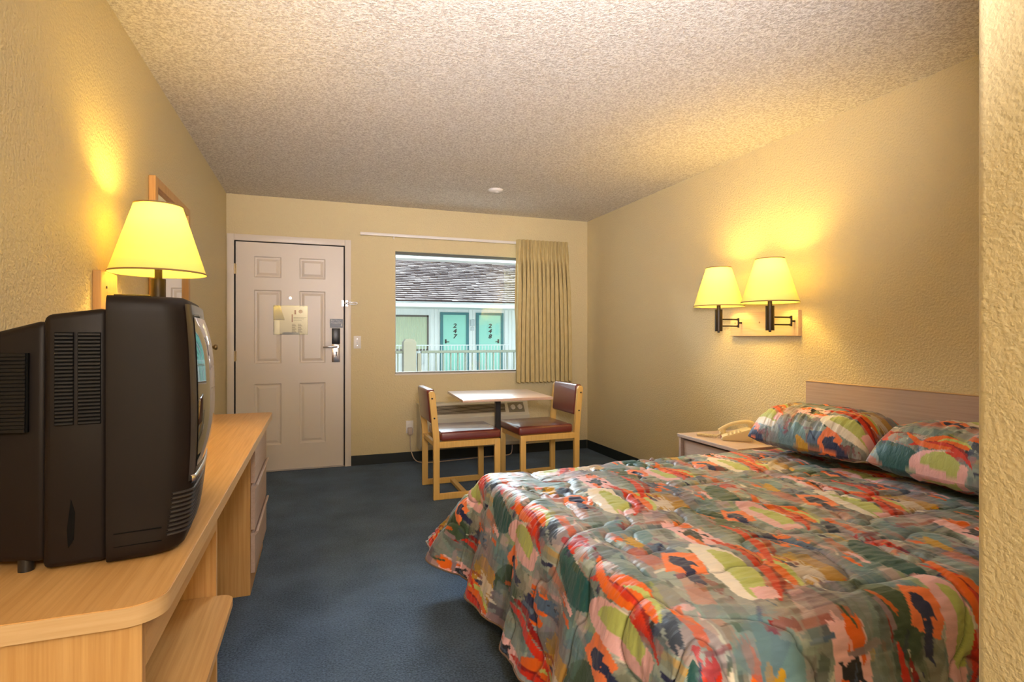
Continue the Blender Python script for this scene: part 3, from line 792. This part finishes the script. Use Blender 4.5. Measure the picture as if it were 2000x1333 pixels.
ph = thing('telephone', 'beige corded desk telephone on the nightstand', 'telephone', (2.49, 2.775, NZT), math.radians(0)); ph.scale = (.86, .86, .82)
M_ph = mat('phone_plastic', srgb(226, 206, 160), .4); M_ph2 = mat('phone_keys', srgb(200, 180, 150), .5)
bm = B()
prism(bm, [(-.105, 0), (.10, 0), (.10, .088), (.085, .092), (-.095, .030), (-.105, .018)], -.085, .085, 'y')
bmesh.ops.bevel(bm, geom=list(bm.edges), offset=.006, segments=2, affect='EDGES')
R_ph = Matrix.Rotation(math.radians(-38), 4, 'Z'); bmesh.ops.transform(bm, matrix=R_ph, verts=bm.verts)
obj('phone_base', bm, M_ph, ph, local=True, smooth=40)
bm = B()
pt = spline([(-.108, .062, .050), (-.088, .062, .072), (-.03, .062, .108), (.04, .062, .126), (.09, .062, .126), (.114, .062, .112)], 5)
tube(bm, pt, lambda s: .013+.010*abs(2*s-1)**2.5, 12)
cyl(bm, (-.092, .062, .026), .022, .036, 16); cyl(bm, (.098, .062, .080), .022, .040, 16)
bmesh.ops.transform(bm, matrix=R_ph, verts=bm.verts)
obj('handset', bm, M_ph, ph, local=True, smooth=50)
kb = None
for i in range(4):
    for j in range(3):
        bm = B(); x = -.055+i*.026; y = -.06+j*.026; zt = .0335+(x+.095)*.344-.005
        box(bm, x-.008, x+.008, y-.008, y+.008, zt, zt+.006, .002); bmesh.ops.transform(bm, matrix=R_ph, verts=bm.verts)
        obj('key', bm, M_ph2, ph, local=True)
bm = B(); box(bm, -.108, -.100, -.02, .05, .010, .018); bmesh.ops.transform(bm, matrix=R_ph, verts=bm.verts); obj('message_light', bm, mat('red_lens', srgb(150, 40, 30), .3), ph, local=True)
# coiled cord
bm = B(); pts = []
path = spline([(-.10, .09, .012), (-.13, .13, .012), (-.14, .16, .012), (-.16, .20, .012), (-.18, .21, .012), (-.14, .20, .014), (-.10, .16, .012), (-.07, .12, .014), (-.055, .10, .03)], 40)
for i, p in enumerate(path):
    tt = (path[min(i+1, len(path)-1)]-path[max(i-1, 0)]).normalized(); a = tt.cross(Vector((0, 0, 1))).normalized()
    th = i*.75; pts.append(p + a*.0075*math.cos(th) + Vector((0, 0, 1))*.0075*math.sin(th))
tube(bm, pts, .0026, 5); obj('coiled_cord', bm, M_ph, ph, local=True, smooth=60)

# ---------------------------------------------------------------- bed
# fabric print: one repeat painted in numpy from flat shapes with brushed edges
TW, TH = .85, .64; RS = .002
na, nb = int(TW/RS), int(TH/RS)
AA, BB = np.meshgrid((np.arange(na)+.5)*RS, (np.arange(nb)+.5)*RS, indexing='ij')
pal = {k: np.array(srgb(*v)[:3]) for k, v in dict(sage=(156, 166, 158), teal=(108, 140, 144), mauve=(138, 118, 124), pink=(234, 186, 188), lgreen=(182, 190, 112),
    red=(204, 54, 34), orange=(226, 108, 48), dred=(140, 30, 28), navy=(38, 44, 80), dgreen=(60, 80, 58), gold=(192, 148, 54), cream=(230, 220, 204), slate=(82, 102, 128), taupe=(170, 154, 152), black=(34, 34, 42), coral=(240, 136, 92), deep=(34, 84, 84)).items()}
IMG = np.zeros((na, nb, 3)); IMG[:] = pal['sage']
def wrapd(v, P): return (v + P/2) % P - P/2
def local_ab(ca, cb, ang, jag, seed, fa=40, fb=140):
    da = wrapd(AA-ca, TW); db = wrapd(BB-cb, TH)
    c, s = math.cos(ang), math.sin(ang)
    l = da*s + db*c; w = da*c - db*s          # l along y (stroke length), w across
    l = l + jag*vnoise(w, l*.15, fb, seed) + jag*.6*vnoise(w, l, fa, seed+1)
    w = w + jag*.35*vnoise(w*.3, l, fa, seed+2)
    return w, l
def put(mask, col, a=1.0): IMG[mask] = IMG[mask]*(1-a) + pal[col]*a
def rect(ca, cb, w, l, col, ang=0, jag=.0, seed=1, a=1.0):
    W_, L_ = local_ab(ca, cb, ang, jag, seed); put((abs(W_) < w/2) & (abs(L_) < l/2), col, a)
def leaf(ca, cb, w, l, col, ang=0, bend=0, jag=.002, seed=1, a=1.0):
    W_, L_ = local_ab(ca, cb, ang, jag, seed); t_ = np.clip(L_/(l/2), -1, 1)
    W_ = W_ - bend*(1-t_**2); put((abs(L_) < l/2) & (abs(W_) < w/2*np.sqrt(np.maximum(0, 1-t_**2))), col, a)
def blob(ca, cb, r, col, jag=.02, seed=1, a=1.0):
    W_, L_ = local_ab(ca, cb, 0, jag, seed, 35, 60); put(np.hypot(W_, L_*.8) < r, col, a)
R_ = random.Random(12)
cols0 = ['sage', 'teal', 'mauve', 'sage', 'taupe', 'cream', 'pink', 'dgreen', 'mauve', 'slate', 'dgreen', 'teal']
for k in range(90):
    rect(R_.random()*TW, R_.random()*TH, R_.uniform(.04, .15), R_.uniform(.06, .24), R_.choice(cols0), R_.choice([0, 0, .12, -.2, .5]), R_.choice([.0, .002, .010]), k*3, R_.choice([1, .6, .5]))
for k in range(70):
    rect(R_.random()*TW, R_.random()*TH, R_.uniform(.010, .045), R_.uniform(.03, .15), R_.choice(['orange', 'red', 'dred', 'navy', 'gold', 'cream', 'dgreen', 'pink', 'slate', 'navy', 'black', 'lgreen', 'mauve', 'dgreen']), R_.choice([0, .15, -.15, .35, 1.57]), R_.choice([.003, .012, .022]), 200+k*3, R_.choice([1, .8, .6]))
for k in range(16):          # sheer washes laid over one another
    rect(R_.random()*TW, R_.random()*TH, R_.uniform(.08, .20), R_.uniform(.12, .30), R_.choice(['sage', 'mauve', 'teal', 'taupe', 'dgreen']), R_.uniform(-.6, .6), 0, 500+k*3, R_.uniform(.3, .5))
# leaf motif with red arc
def motif(a, b, s=1.0, an=.25, alt=False):
    rect(a-.06*s, b+.05*s, .11*s, .13*s, 'coral', .5, .002, 71); blob(a-.07*s, b+.05*s, .030*s, 'navy', .02, 72); rect(a-.085*s, b-.02*s, .03*s, .12*s, 'navy', .3, .012, 73)
    leaf(a+.02*s, b, .12*s, .34*s, 'pink' if alt else 'cream', an, .02, .002, 74)
    leaf(a+.03*s, b-.03*s, .075*s, .27*s, 'lgreen', an, .03, .002, 75)
    leaf(a+.085*s, b, .035*s, .40*s, 'red', an, .055, .003, 76); leaf(a+.11*s, b-.02*s, .025*s, .30*s, 'dred', an, .05, .006, 77)
    leaf(a+.15*s, b-.02*s, .05*s, .26*s, 'orange', an-.1, .03, .003, 78); leaf(a+.155*s, b-.06*s, .02*s, .20*s, 'lgreen', an-.1, .03, .003, 79)
    rect(a+.03*s, b-.15*s, .06*s, .05*s, 'pink', .3, .004, 80)
motif(.18, .20); motif(.62, .50, .85, .15, True)
# brushed gold and cream panel, dark figures
rect(.40, .12, .17, .15, 'gold', .1, .01, 90); rect(.38, .12, .10, .14, 'cream', .1, .045, 91, .8); rect(.42, .20, .08, .05, 'gold', 0, .03, 92)
rect(.30, .45, .10, .22, 'pink', .1, .004, 93); blob(.30, .44, .035, 'black', .035, 94); rect(.33, .52, .05, .08, 'orange', .2, .02, 95); rect(.27, .36, .02, .16, 'orange', .1, .003, 96)
rect(.52, .30, .10, .10, 'orange', 0, .02, 97); rect(.50, .34, .06, .10, 'navy', 0, .035, 98); rect(.54, .25, .04, .12, 'slate', 0, .03, 99)
rect(.77, .22, .12, .20, 'taupe', .1, .004, 100); blob(.77, .20, .04, 'red', .03, 101); rect(.80, .32, .03, .16, 'orange', .1, .004, 102); rect(.75, .33, .035, .09, 'black', .5, .015, 103)
leaf(.70, .10, .10, .26, 'deep', .2, -.03, .003, 104); leaf(.46, .56, .10, .24, 'dgreen', -.15, .03, .006, 105); leaf(.10, .52, .12, .22, 'teal', .1, .02, .003, 106)
rect(.08, .44, .05, .10, 'gold', .3, .02, 107); rect(.15, .58, .09, .03, 'dred', 0, .012, 108)
for k in range(60):          # fine strokes on top
    rect(R_.random()*TW, R_.random()*TH, R_.uniform(.004, .018), R_.uniform(.02, .09), R_.choice(['orange', 'dred', 'navy', 'cream', 'dgreen', 'pink', 'black', 'slate', 'mauve', 'sage']), R_.choice([0, .2, -.2, 1.5, .7]), R_.choice([.002, .008, .014]), 700+k*3, R_.choice([1, .7]))
for k in range(26):          # crisp sheer patches
    rect(R_.random()*TW, R_.random()*TH, R_.uniform(.03, .12), R_.uniform(.05, .20), R_.choice(['sage', 'mauve', 'teal', 'cream', 'dgreen', 'navy', 'taupe', 'orange', 'slate']), R_.choice([0, 0, .1, .35, -.4, .8]), 0, 900+k*3, R_.uniform(.25, .45))
motif(.18, .20); motif(.62, .50, .85, .15, True)
leaf(.40, .33, .030, .34, 'red', .3, .03, .002, 960); leaf(.435, .33, .022, .26, 'dred', .3, .03, .004, 961); leaf(.76, .58, .028, .26, 'orange', .2, -.03, .002, 962)
IMG *= (1 + .05*vnoise(AA*.2, BB, 180, 400))[:, :, None]
def print_colour(x, y):
    k = np.floor(x/TW); yy = y + .5*TH*(k % 2)
    i = ((x/RS).astype(int)) % na; j = ((yy/RS).astype(int)) % nb
    return IMG[i, j]

def quilt_groove(x, y):
    """meandering stitch lines: zero contours of a warped noise"""
    n = vnoise(x+.03*vnoise(x, y, 6, 31), y+.03*vnoise(x, y, 6, 32), 5.5, 33) + .35*vnoise(x, y, 11, 34)
    gx = np.gradient(n, axis=0) if n.ndim == 2 else 0; gy = np.gradient(n, axis=1)
    g = np.sqrt(gx**2+gy**2)+1e-4
    d = np.abs(n)/g                       # distance to the line in grid cells
    return d
def cloth_mesh(name, P, col, flip=False):
    nu, nv = P.shape[:2]
    idx = np.arange(nu*nv).reshape(nu, nv)
    F = np.stack([idx[:-1, :-1], idx[1:, :-1], idx[1:, 1:], idx[:-1, 1:]], -1).reshape(-1, 4)
    if flip: F = F[:, ::-1]
    me = bpy.data.meshes.new(name); nf = len(F)
    me.vertices.add(nu*nv); me.vertices.foreach_set('co', P.reshape(-1).astype(np.float32))
    me.loops.add(nf*4); me.loops.foreach_set('vertex_index', F.reshape(-1).astype(np.int32))
    me.polygons.add(nf); me.polygons.foreach_set('loop_start', np.arange(0, nf*4, 4, dtype=np.int32)); me.polygons.foreach_set('loop_total', np.full(nf, 4, dtype=np.int32))
    me.polygons.foreach_set('use_smooth', np.ones(nf, dtype=bool))
    me.update(calc_edges=True)
    ca = me.color_attributes.new('print', 'FLOAT_COLOR', 'POINT')
    rgba = np.ones((nu*nv, 4), dtype=np.float32); rgba[:, :3] = col.reshape(-1, 3); ca.data.foreach_set('color', rgba.reshape(-1))
    return me
def print_mat(name):
    m = bpy.data.materials.new(name); m.use_nodes = True
    n = m.node_tree.nodes; L = m.node_tree.links; p = n['Principled BSDF']
    a = n.new('ShaderNodeVertexColor'); a.layer_name = 'print'
    h = n.new('ShaderNodeHueSaturation'); h.inputs['Saturation'].default_value = 1.06; h.inputs['Value'].default_value = 1.06; L.new(a.outputs[0], h.inputs['Color'])
    L.new(h.outputs[0], p.inputs['Base Color']); p.inputs['Roughness'].default_value = .47; p.inputs['Specular IOR Level'].default_value = .5
    p.inputs['Sheen Weight'].default_value = .15
    tc = n.new('ShaderNodeTexCoord'); t = n.new('ShaderNodeTexNoise'); t.inputs['Scale'].default_value = 28; t.inputs['Detail'].default_value = 5; t.inputs['Distortion'].default_value = .6
    mp = n.new('ShaderNodeMapping'); mp.inputs['Scale'].default_value = (.6, 2.6, 1.2); L.new(tc.outputs['Object'], mp.inputs[0]); L.new(mp.outputs[0], t.inputs['Vector'])
    b = n.new('ShaderNodeBump'); b.inputs['Strength'].default_value = .35; b.inputs['Distance'].default_value = .006
    L.new(t.outputs['Fac'], b.inputs['Height']); L.new(b.outputs[0], p.inputs['Normal'])
    return m
M_print = print_mat('printed_quilt')

XF, BY0, BY1, BZ = .775, .985, 2.425, .560
def spread():
    step = .0042; ov = .50
    cx = np.arange(2.70, XF-ov, -step); cy = np.arange(BY0-ov, BY1+ov-.001, step)
    X, Y = np.meshgrid(cx, cy, indexing='ij')
    du = np.maximum(0, XF-X); dn = np.maximum(0, BY0-Y); df = np.maximum(0, Y-BY1); dv = np.maximum(dn, df)
    mxx = np.maximum(np.maximum(du, dv), 1e-9); h = np.hypot(du, dv)
    s = np.where(h > 0, h*(mxx/np.maximum(h, 1e-9))**.75, 0)      # rounded corners
    ang = np.arctan2(dv, np.maximum(du, 1e-9))                      # 0 foot .. pi/2 side
    corner = np.where((du > 0) & (dv > 0), np.sin(2*ang)**1.0, 0)
    # sides hang at the bed edge, a bit flared
    alpha = np.radians(13 + 24*corner*np.where(df > 0, 1.25, .7))
    r = .075; amax = PI/2-alpha; th = np.minimum(s/r, amax); rest = np.maximum(0, s-r*amax)
    out = r*np.sin(th) + rest*np.sin(alpha); dz = -(r*(1-np.cos(th)) + rest*np.cos(alpha))
    ux = np.where(h > 0, -du/np.maximum(h, 1e-9), 0); uy = np.where(h > 0, np.sign(df-dn)*dv/np.maximum(h, 1e-9), 0)
    # vertical folds in the skirt
    along = np.where(du > dv, Y, X)
    g = np.clip((s-.09)/.35, 0, 1)
    fold = g*(.020*np.sin(along*15+.8) + .012*np.sin(along*31+2)) * (1-.6*corner)
    ang2 = ang*4.0; fold = fold + g*corner*.030*np.sin(ang*7+.4)
    farside = np.where((df > 0), np.clip((X-XF-.05)/.5, 0, 1), 0); fold = fold*(1-.85*farside); out = out*(1-.45*farside)
    bx = np.clip(X, XF, None); by = np.clip(Y, BY0, BY1)
    PXX = bx + ux*(out+fold); PYY = by + uy*(out+fold); PZ = BZ + dz
    # top surface relief
    topw = np.clip(1-s/.12, 0, 1)
    soft = .010*vnoise(X, Y, 3.2, 41) + .0045*vnoise(X, Y, 8, 42)
    puck = .0022*vnoise(X*.45, Y*1.7, 34, 43) + .0012*vnoise(X*.6, Y*2.0, 70, 44)
    d = quilt_groove(X, Y); groove = -.0060*np.exp(-(d/1.5)**2) - .0050*np.exp(-(d/6)**2)
    # crowned middle, slight sag towards the pillows
    crown = .012*(1-((Y-1.71)/.75)**2)*topw
    nrm = soft+puck+groove
    PZ = PZ + crown + nrm*np.cos(th); PXX = PXX + ux*nrm*np.sin(th); PYY = PYY + uy*nrm*np.sin(th)
    # a long diagonal crease or two
    for (a, b, c, w_, A_) in ((.62, .78, 2.20, .020, .010), (.45, -.9, -.95, .018, .007), (.9, .44, 2.55, .02, .008)):
        dd = a*X+b*Y-c; PZ = PZ + A_*np.exp(-(dd/w_)**2)*np.clip(vnoise(X, Y, 2, 50)+.5, 0, 1)*topw
    PZ = np.maximum(PZ, .012)
    pc = print_colour(X+.02, Y-.05); pc = pc*(1-.5*np.clip(1.2-d, 0, 1))[..., None]      # dark quilting thread
    return np.stack([PXX, PYY, PZ], -1), pc
P, col = spread()
t = thing('bedspread', 'quilted bedspread with bright abstract brushstroke print covering the bed', 'bedspread', (1.7, 1.71, .56))
me = cloth_mesh('quilt', P - np.array([1.7, 1.71, .56]), col)
link('quilt', me, M_print, t)
# piped hem along the skirt
def edge_pts():
    a = P[:, 0][::6]; b = P[-1, :][::6]; c = P[::-1, -1][::6]
    return [Vector(p) for p in np.concatenate([a[8:], b, c[:-8]])]
bm = B(); tube(bm, [p-Vector((0, 0, .0)) for p in edge_pts()], .004, 6); obj('hem', bm, mat('hem_cloth', srgb(120, 96, 80), .8), t, smooth=70)

t = thing('bed', 'bed with mattress and box spring hidden under the printed bedspread', 'bed', (1.7, 1.71, 0))
bm = B(); box(bm, XF+.035, 2.72, BY0+.03, BY1-.03, .30, .525, .04, 4); obj('mattress', bm, mat('ticking', srgb(220, 215, 205), .8, bump=(60, .3, .002)), t, smooth=50)
bm = B(); box(bm, XF+.06, 2.715, BY0+.05, BY1-.05, .12, .30, .02, 2); obj('box_spring', bm, mat('base_cloth', srgb(150, 140, 128), .9), t)
bm = B()
for x in (1.0, 2.5):
    for y in (1.2, 2.2): box(bm, x-.03, x+.03, y-.03, y+.03, 0, .12)
obj('bed_foot', bm, M_blackp, t)

def pillow(label, cx, cy, lx, ly, hz, rz, seed, offc):
    n = 230; uu = np.linspace(-1, 1, n); vv = np.linspace(-1, 1, int(n*1.25)); U, V = np.meshgrid(uu, vv, indexing='ij')
    def surf(sgn):
        e = np.clip((1-np.abs(U)**2.8), 0, 1)**.55 * np.clip((1-np.abs(V)**6), 0, 1)**.5
        x = U*lx/2*(1-.05*(1-V**2)*0) * (1-.06*V**2); y = V*ly/2*(1-.05*U**2)
        z = sgn*e*hz*(.80 if sgn > 0 else .20)
        wr = vnoise(U*1.2+seed, V*4.5, 3.0, seed)*.007 + vnoise(U*2.0, V*9, 3.0, seed+1)*.0035*(.4+np.abs(U)) + vnoise(U, V, 1.6, seed+2)*.010
        z = z + wr*e
        return x, y, z
    t = thing('pillow', label, 'pillow', (cx, cy, BZ+.036), rz, 'pillows at the headboard')
    for nm, sgn in (('pillow_top', 1), ('pillow_underside', -1)):
        x, y, z = surf(sgn)
        Pp = np.stack([x, y, z+hz*.20], -1)
        colr = print_colour(x*1.35+offc[0]+.9+.5*z*sgn, y*1.35+offc[1]+2)
        me = cloth_mesh(nm, Pp, colr, flip=(sgn < 0)); link(nm, me, M_print, t)
pillow('pillow in matching print near the nightstand, at the far side of the bed', 2.480, 2.118, .44, .68, .240, math.radians(3), 61, (.32, .08))
pillow('pillow in matching print at the near side of the bed, beside the wall corner', 2.480, 1.360, .44, .82, .250, math.radians(-1), 64, (.02, .30))

# ---------------------------------------------------------------- outside: own walkway and railing
M_conc = mat('walkway_concrete', srgb(170, 168, 162), .85, var=(6, .5, srgb(150, 150, 146)))
bm = B(); box(bm, -6, 12, T, 7.7, 2.86, 3.0); tag(obj('walkway_shade_slab', bm, M_conc), 'unseen roof slab added over the walkway to shade the railing post', 'roof')
bpy.data.objects['walkway_shade_slab']['kind'] = 'structure'  # slab out of view, added to keep sky light off the post
bm = B(); box(bm, -6, 12, T, 7.4, -.25, -.02); o = tag(obj('walkway', bm, M_conc), 'grey concrete walkway outside the window', 'walkway')
M_rail = mat('rail_paint', srgb(98, 108, 106), .5); M_railw = mat('rail_white', srgb(206, 214, 214), .5)
t = thing('balcony_railing', 'grey-white balcony railing with thin balusters just outside the window', 'railing', (1.6, 7.2, 0))
for (a, b) in ((-1.5, 1.063), (1.302, 5.0)):
    bm = B(); box(bm, a, b, 7.17, 7.23, .985, 1.02, .004); obj('top_rail', bm, M_rail, t)
    bm = B(); box(bm, a, b, 7.18, 7.22, .08, .11, .004); obj('bottom_rail', bm, M_rail, t)
bm = B(); box(bm, -.0085, .0085, -.0085, .0085, 0, .875); b0 = None
for k in range(40):
    x = .2 + k*.1
    if 1.05 < x < 1.31: continue
    if b0 is None: b0 = obj('baluster', bm, M_rail, t, local=True); o = b0
    else: o = b0.copy(); C.objects.link(o)
    o.location = Vector((x, 7.2, .11)) - wloc(t)
M_post = mat('post_paint', srgb(116, 116, 112), .7)
t = thing('railing_post', 'pale grey square post with chamfered top in the balcony railing', 'post', (1.145, 7.2, 0))
bm = B(); box(bm, 1.065, 1.225, 7.12, 7.28, -.02, 1.13); 
hexa(bm, [(1.065, 7.12, 1.13), (1.225, 7.12, 1.13), (1.225, 7.28, 1.13), (1.065, 7.28, 1.13), (1.095, 7.15, 1.175), (1.195, 7.15, 1.175), (1.195, 7.25, 1.175), (1.095, 7.25, 1.175)])
obj('post_body', bm, M_post, t)
bm = B(); box(bm, 1.255, 1.30, 7.17, 7.23, -.02, .985); obj('side_strip', bm, M_post, t)
# ---------------------------------------------------------------- opposite building
M_siding = mat('white_siding', srgb(240, 246, 246), .7, var=(20, .3, srgb(214, 222, 222)), stretch=(1, 1, .1))
M_fascia = mat('fascia_paint', (.95, .97, .97, 1), .6)
M_gutter = mat('gutter_paint', srgb(190, 202, 206), .5)
M_ddoor = mat('mint_door', srgb(158, 226, 210), .6)
M_dframe = mat('teal_frame', srgb(66, 128, 136), .6)
FY = 19.5; FX0, FX1 = -6, 16
bd = thing('motel_building', 'white motel wing with grey shingle roof and mint doors across the courtyard', 'building', (5, FY, 0))
bm = B()
box(bm, FX0, FX1, FY+.03, FY+.2, -3, 2.6)
o = obj('wall', bm, M_siding, bd)
bm = B(); x = FX0
segs = [(FX0, 1.9), (3.80, 4.20), (5.28, 5.56), (6.66, FX1)]
for (a, b) in ((FX0, 2.0), (3.86, 4.20), (5.29, 5.54), (6.68, FX1)):
    x = a
    while x < b-.02:
        w = min(.145, b-x); box(bm, x, x+w-.012, FY+.0, FY+.03, 0, 2.5); x += .145
x = FX0
o = obj('siding_boards', bm, M_siding, bd); o['kind'] = 'stuff'
for (x0, num) in ((4.22, '247'), (5.56, '248')):
    bm = B(); fw = .10; w = 1.06
    box(bm, x0, x0+fw, FY-.03, FY+.03, 0, 2.11); box(bm, x0+w-fw, x0+w, FY-.03, FY+.03, 0, 2.11); box(bm, x0+fw, x0+w-fw, FY-.03, FY+.03, 2.02, 2.11)
    obj('door_frame', bm, M_dframe, bd)
    bm = B(); box(bm, x0+fw, x0+w-fw, FY, FY+.03, 0, 2.02, .001); box(bm, x0+fw+.16, x0+w-fw-.16, FY-.006, FY, 1.80, 1.90, .002)
    dd = obj('door', bm, M_ddoor, bd, label='mint green motel door with black number ' + num)
    for i, c in enumerate(num):
        text_obj(c, .21, (x0+w/2-.0, FY-.006, 1.62-i*.195), M_blackp, 'number', dd, .004, 1.2, .2, bold=.006)
    hx = x0+w-fw-.10 if num == '248' else x0+fw+.10; sg = -1 if num == '248' else 1
    bm = B(); box(bm, hx-.03, hx+.03, FY-.02, FY, .98, 1.13, .003); tube(bm, [(hx, FY-.03, 1.04), (hx+sg*.12, FY-.04, 1.04)], .012, 8); obj('door_handle', bm, M_blackp, dd)
bm = B(); box(bm, 5.33, 5.50, FY-.05, FY+.0, 1.62, 1.86, .01); box(bm, 5.35, 5.48, FY-.03, FY+.0, 1.45, 1.58, .005); obj('wall_light', bm, M_gutter, bd)
# curtained window of the next room
bm = B(); box(bm, 2.0, 3.80, FY-.01, FY+.03, 1.93, 1.99); box(bm, 3.74, 3.80, FY-.01, FY+.03, .75, 1.99); box(bm, 2.0, 3.80, FY-.01, FY+.03, .72, .78)
wnd = obj('window', bm, mat('bronze_frame', srgb(92, 88, 84), .5), bd)
bm = B(); n = 150; rows = [[], []]
for i in range(n):
    x = 2.0 + i*1.76/(n-1); y = FY+.018+.010*math.sin(i*1.05+.6*math.sin(i*.21))
    for j, z in enumerate((.78, 1.93)): rows[j].append(bm.verts.new((x, y, z)))
for i in range(n-1): bm.faces.new((rows[0][i], rows[0][i+1], rows[1][i+1], rows[1][i]))
obj('curtain', bm, mat('green_curtain', srgb(200, 212, 186), .8), wnd)
bm = B(); box(bm, 2.9, 3.6, FY-.12, FY-.0, .25, .66, .01); box(bm, 2.97, 3.3, FY-.125, FY-.11, .30, .55); obj('air_conditioner_panel', bm, M_gutter, bd)
# eave and roof
EY = 17.85; EZ0, EZ1 = 2.20, 2.40
bm = B(); box(bm, FX0, FX1, EY, EY+.05, EZ0, EZ0+.14); obj('fascia', bm, M_fascia, bd)
bm = B(); box(bm, FX0, FX1, EY-.10, EY+.0, EZ0+.14, EZ1-.035, .01, 2); obj('gutter', bm, M_gutter, bd)
bm = B(); box(bm, FX0, FX1, EY+.05, FY+.2, EZ0+.02, EZ0+.05); obj('soffit', bm, M_siding, bd)
pit = math.atan(.417); RL = 5.05
bm = B(); hexa(bm, [(FX0, EY-.05, EZ1-.06), (FX1, EY-.05, EZ1-.06), (FX1, EY-.05+RL*math.cos(pit), EZ1-.06+RL*math.sin(pit)), (FX0, EY-.05+RL*math.cos(pit), EZ1-.06+RL*math.sin(pit)),
   (FX0, EY-.05, EZ1-.02), (FX1, EY-.05, EZ1-.02), (FX1, EY-.05+RL*math.cos(pit), EZ1-.02+RL*math.sin(pit)), (FX0, EY-.05+RL*math.cos(pit), EZ1-.02+RL*math.sin(pit))])
M_shing = mat('shingle', srgb(226, 214, 214), .8, var=(1.3, .75, srgb(132, 118, 122)), bump=(30, .4, .01))
obj('roof_deck', bm, mat('roof_felt', srgb(60, 52, 55), .9), bd)
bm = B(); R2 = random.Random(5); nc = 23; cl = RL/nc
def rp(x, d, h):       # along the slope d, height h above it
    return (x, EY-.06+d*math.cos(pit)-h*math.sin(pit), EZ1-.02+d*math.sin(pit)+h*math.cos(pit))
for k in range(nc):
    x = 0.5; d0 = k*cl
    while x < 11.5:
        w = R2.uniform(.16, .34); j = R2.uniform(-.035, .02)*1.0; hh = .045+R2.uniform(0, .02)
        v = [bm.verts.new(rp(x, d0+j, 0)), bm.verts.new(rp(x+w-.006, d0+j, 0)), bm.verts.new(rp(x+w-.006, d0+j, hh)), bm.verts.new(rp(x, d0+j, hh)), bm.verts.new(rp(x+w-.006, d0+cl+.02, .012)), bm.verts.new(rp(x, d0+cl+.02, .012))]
        bm.faces.new((v[0], v[1], v[2], v[3])).material_index = 1; bm.faces.new((v[3], v[2], v[4], v[5])); x += w  # riser faces coloured dark to paint the shadow line under each course
o = obj('shingles', bm, M_shing, bd); o['kind'] = 'stuff'; o.data.materials.append(mat('shingle_edge_shade', srgb(70, 56, 58), .9))
bm = B(); tube(bm, [rp(FX0, RL, .02), rp(FX1, RL, .02)], .09, 8); obj('ridge_cap', bm, mat('ridge', srgb(150, 150, 146), .8), bd)
# far walkway slab and its white railing
bm = B(); box(bm, FX0, FX1, 17.7, FY+.1, -.25, -.02); obj('walkway_slab', bm, M_conc, bd)
t = thing('balcony_railing', 'white railing in front of the mint green doors across the courtyard', 'railing', (5, 17.85, 0))
bm = B(); box(bm, .5, 6.25, 17.83, 17.87, .925, .955); obj('top_rail', bm, M_railw, t)
bm = B(); box(bm, .5, 6.25, 17.83, 17.87, .05, .09); obj('bottom_rail', bm, M_railw, t)
bm = B(); box(bm, -.011, .011, -.011, .011, 0, .84); b0 = None
for k in range(38):
    x = 2.2+k*.107
    if x > 6.24: break
    if b0 is None: b0 = obj('baluster', bm, M_railw, t, local=True); o = b0
    else: o = b0.copy(); C.objects.link(o)
    o.location = Vector((x, 17.85, .09)) - wloc(t)
bm = B(); box(bm, -40, 50, T+.01, 60, -3.1, -3.0); tag(obj('courtyard_ground', bm, M_conc), 'paved ground of the courtyard below', 'ground')
bpy.data.objects['courtyard_ground']['kind'] = 'structure'
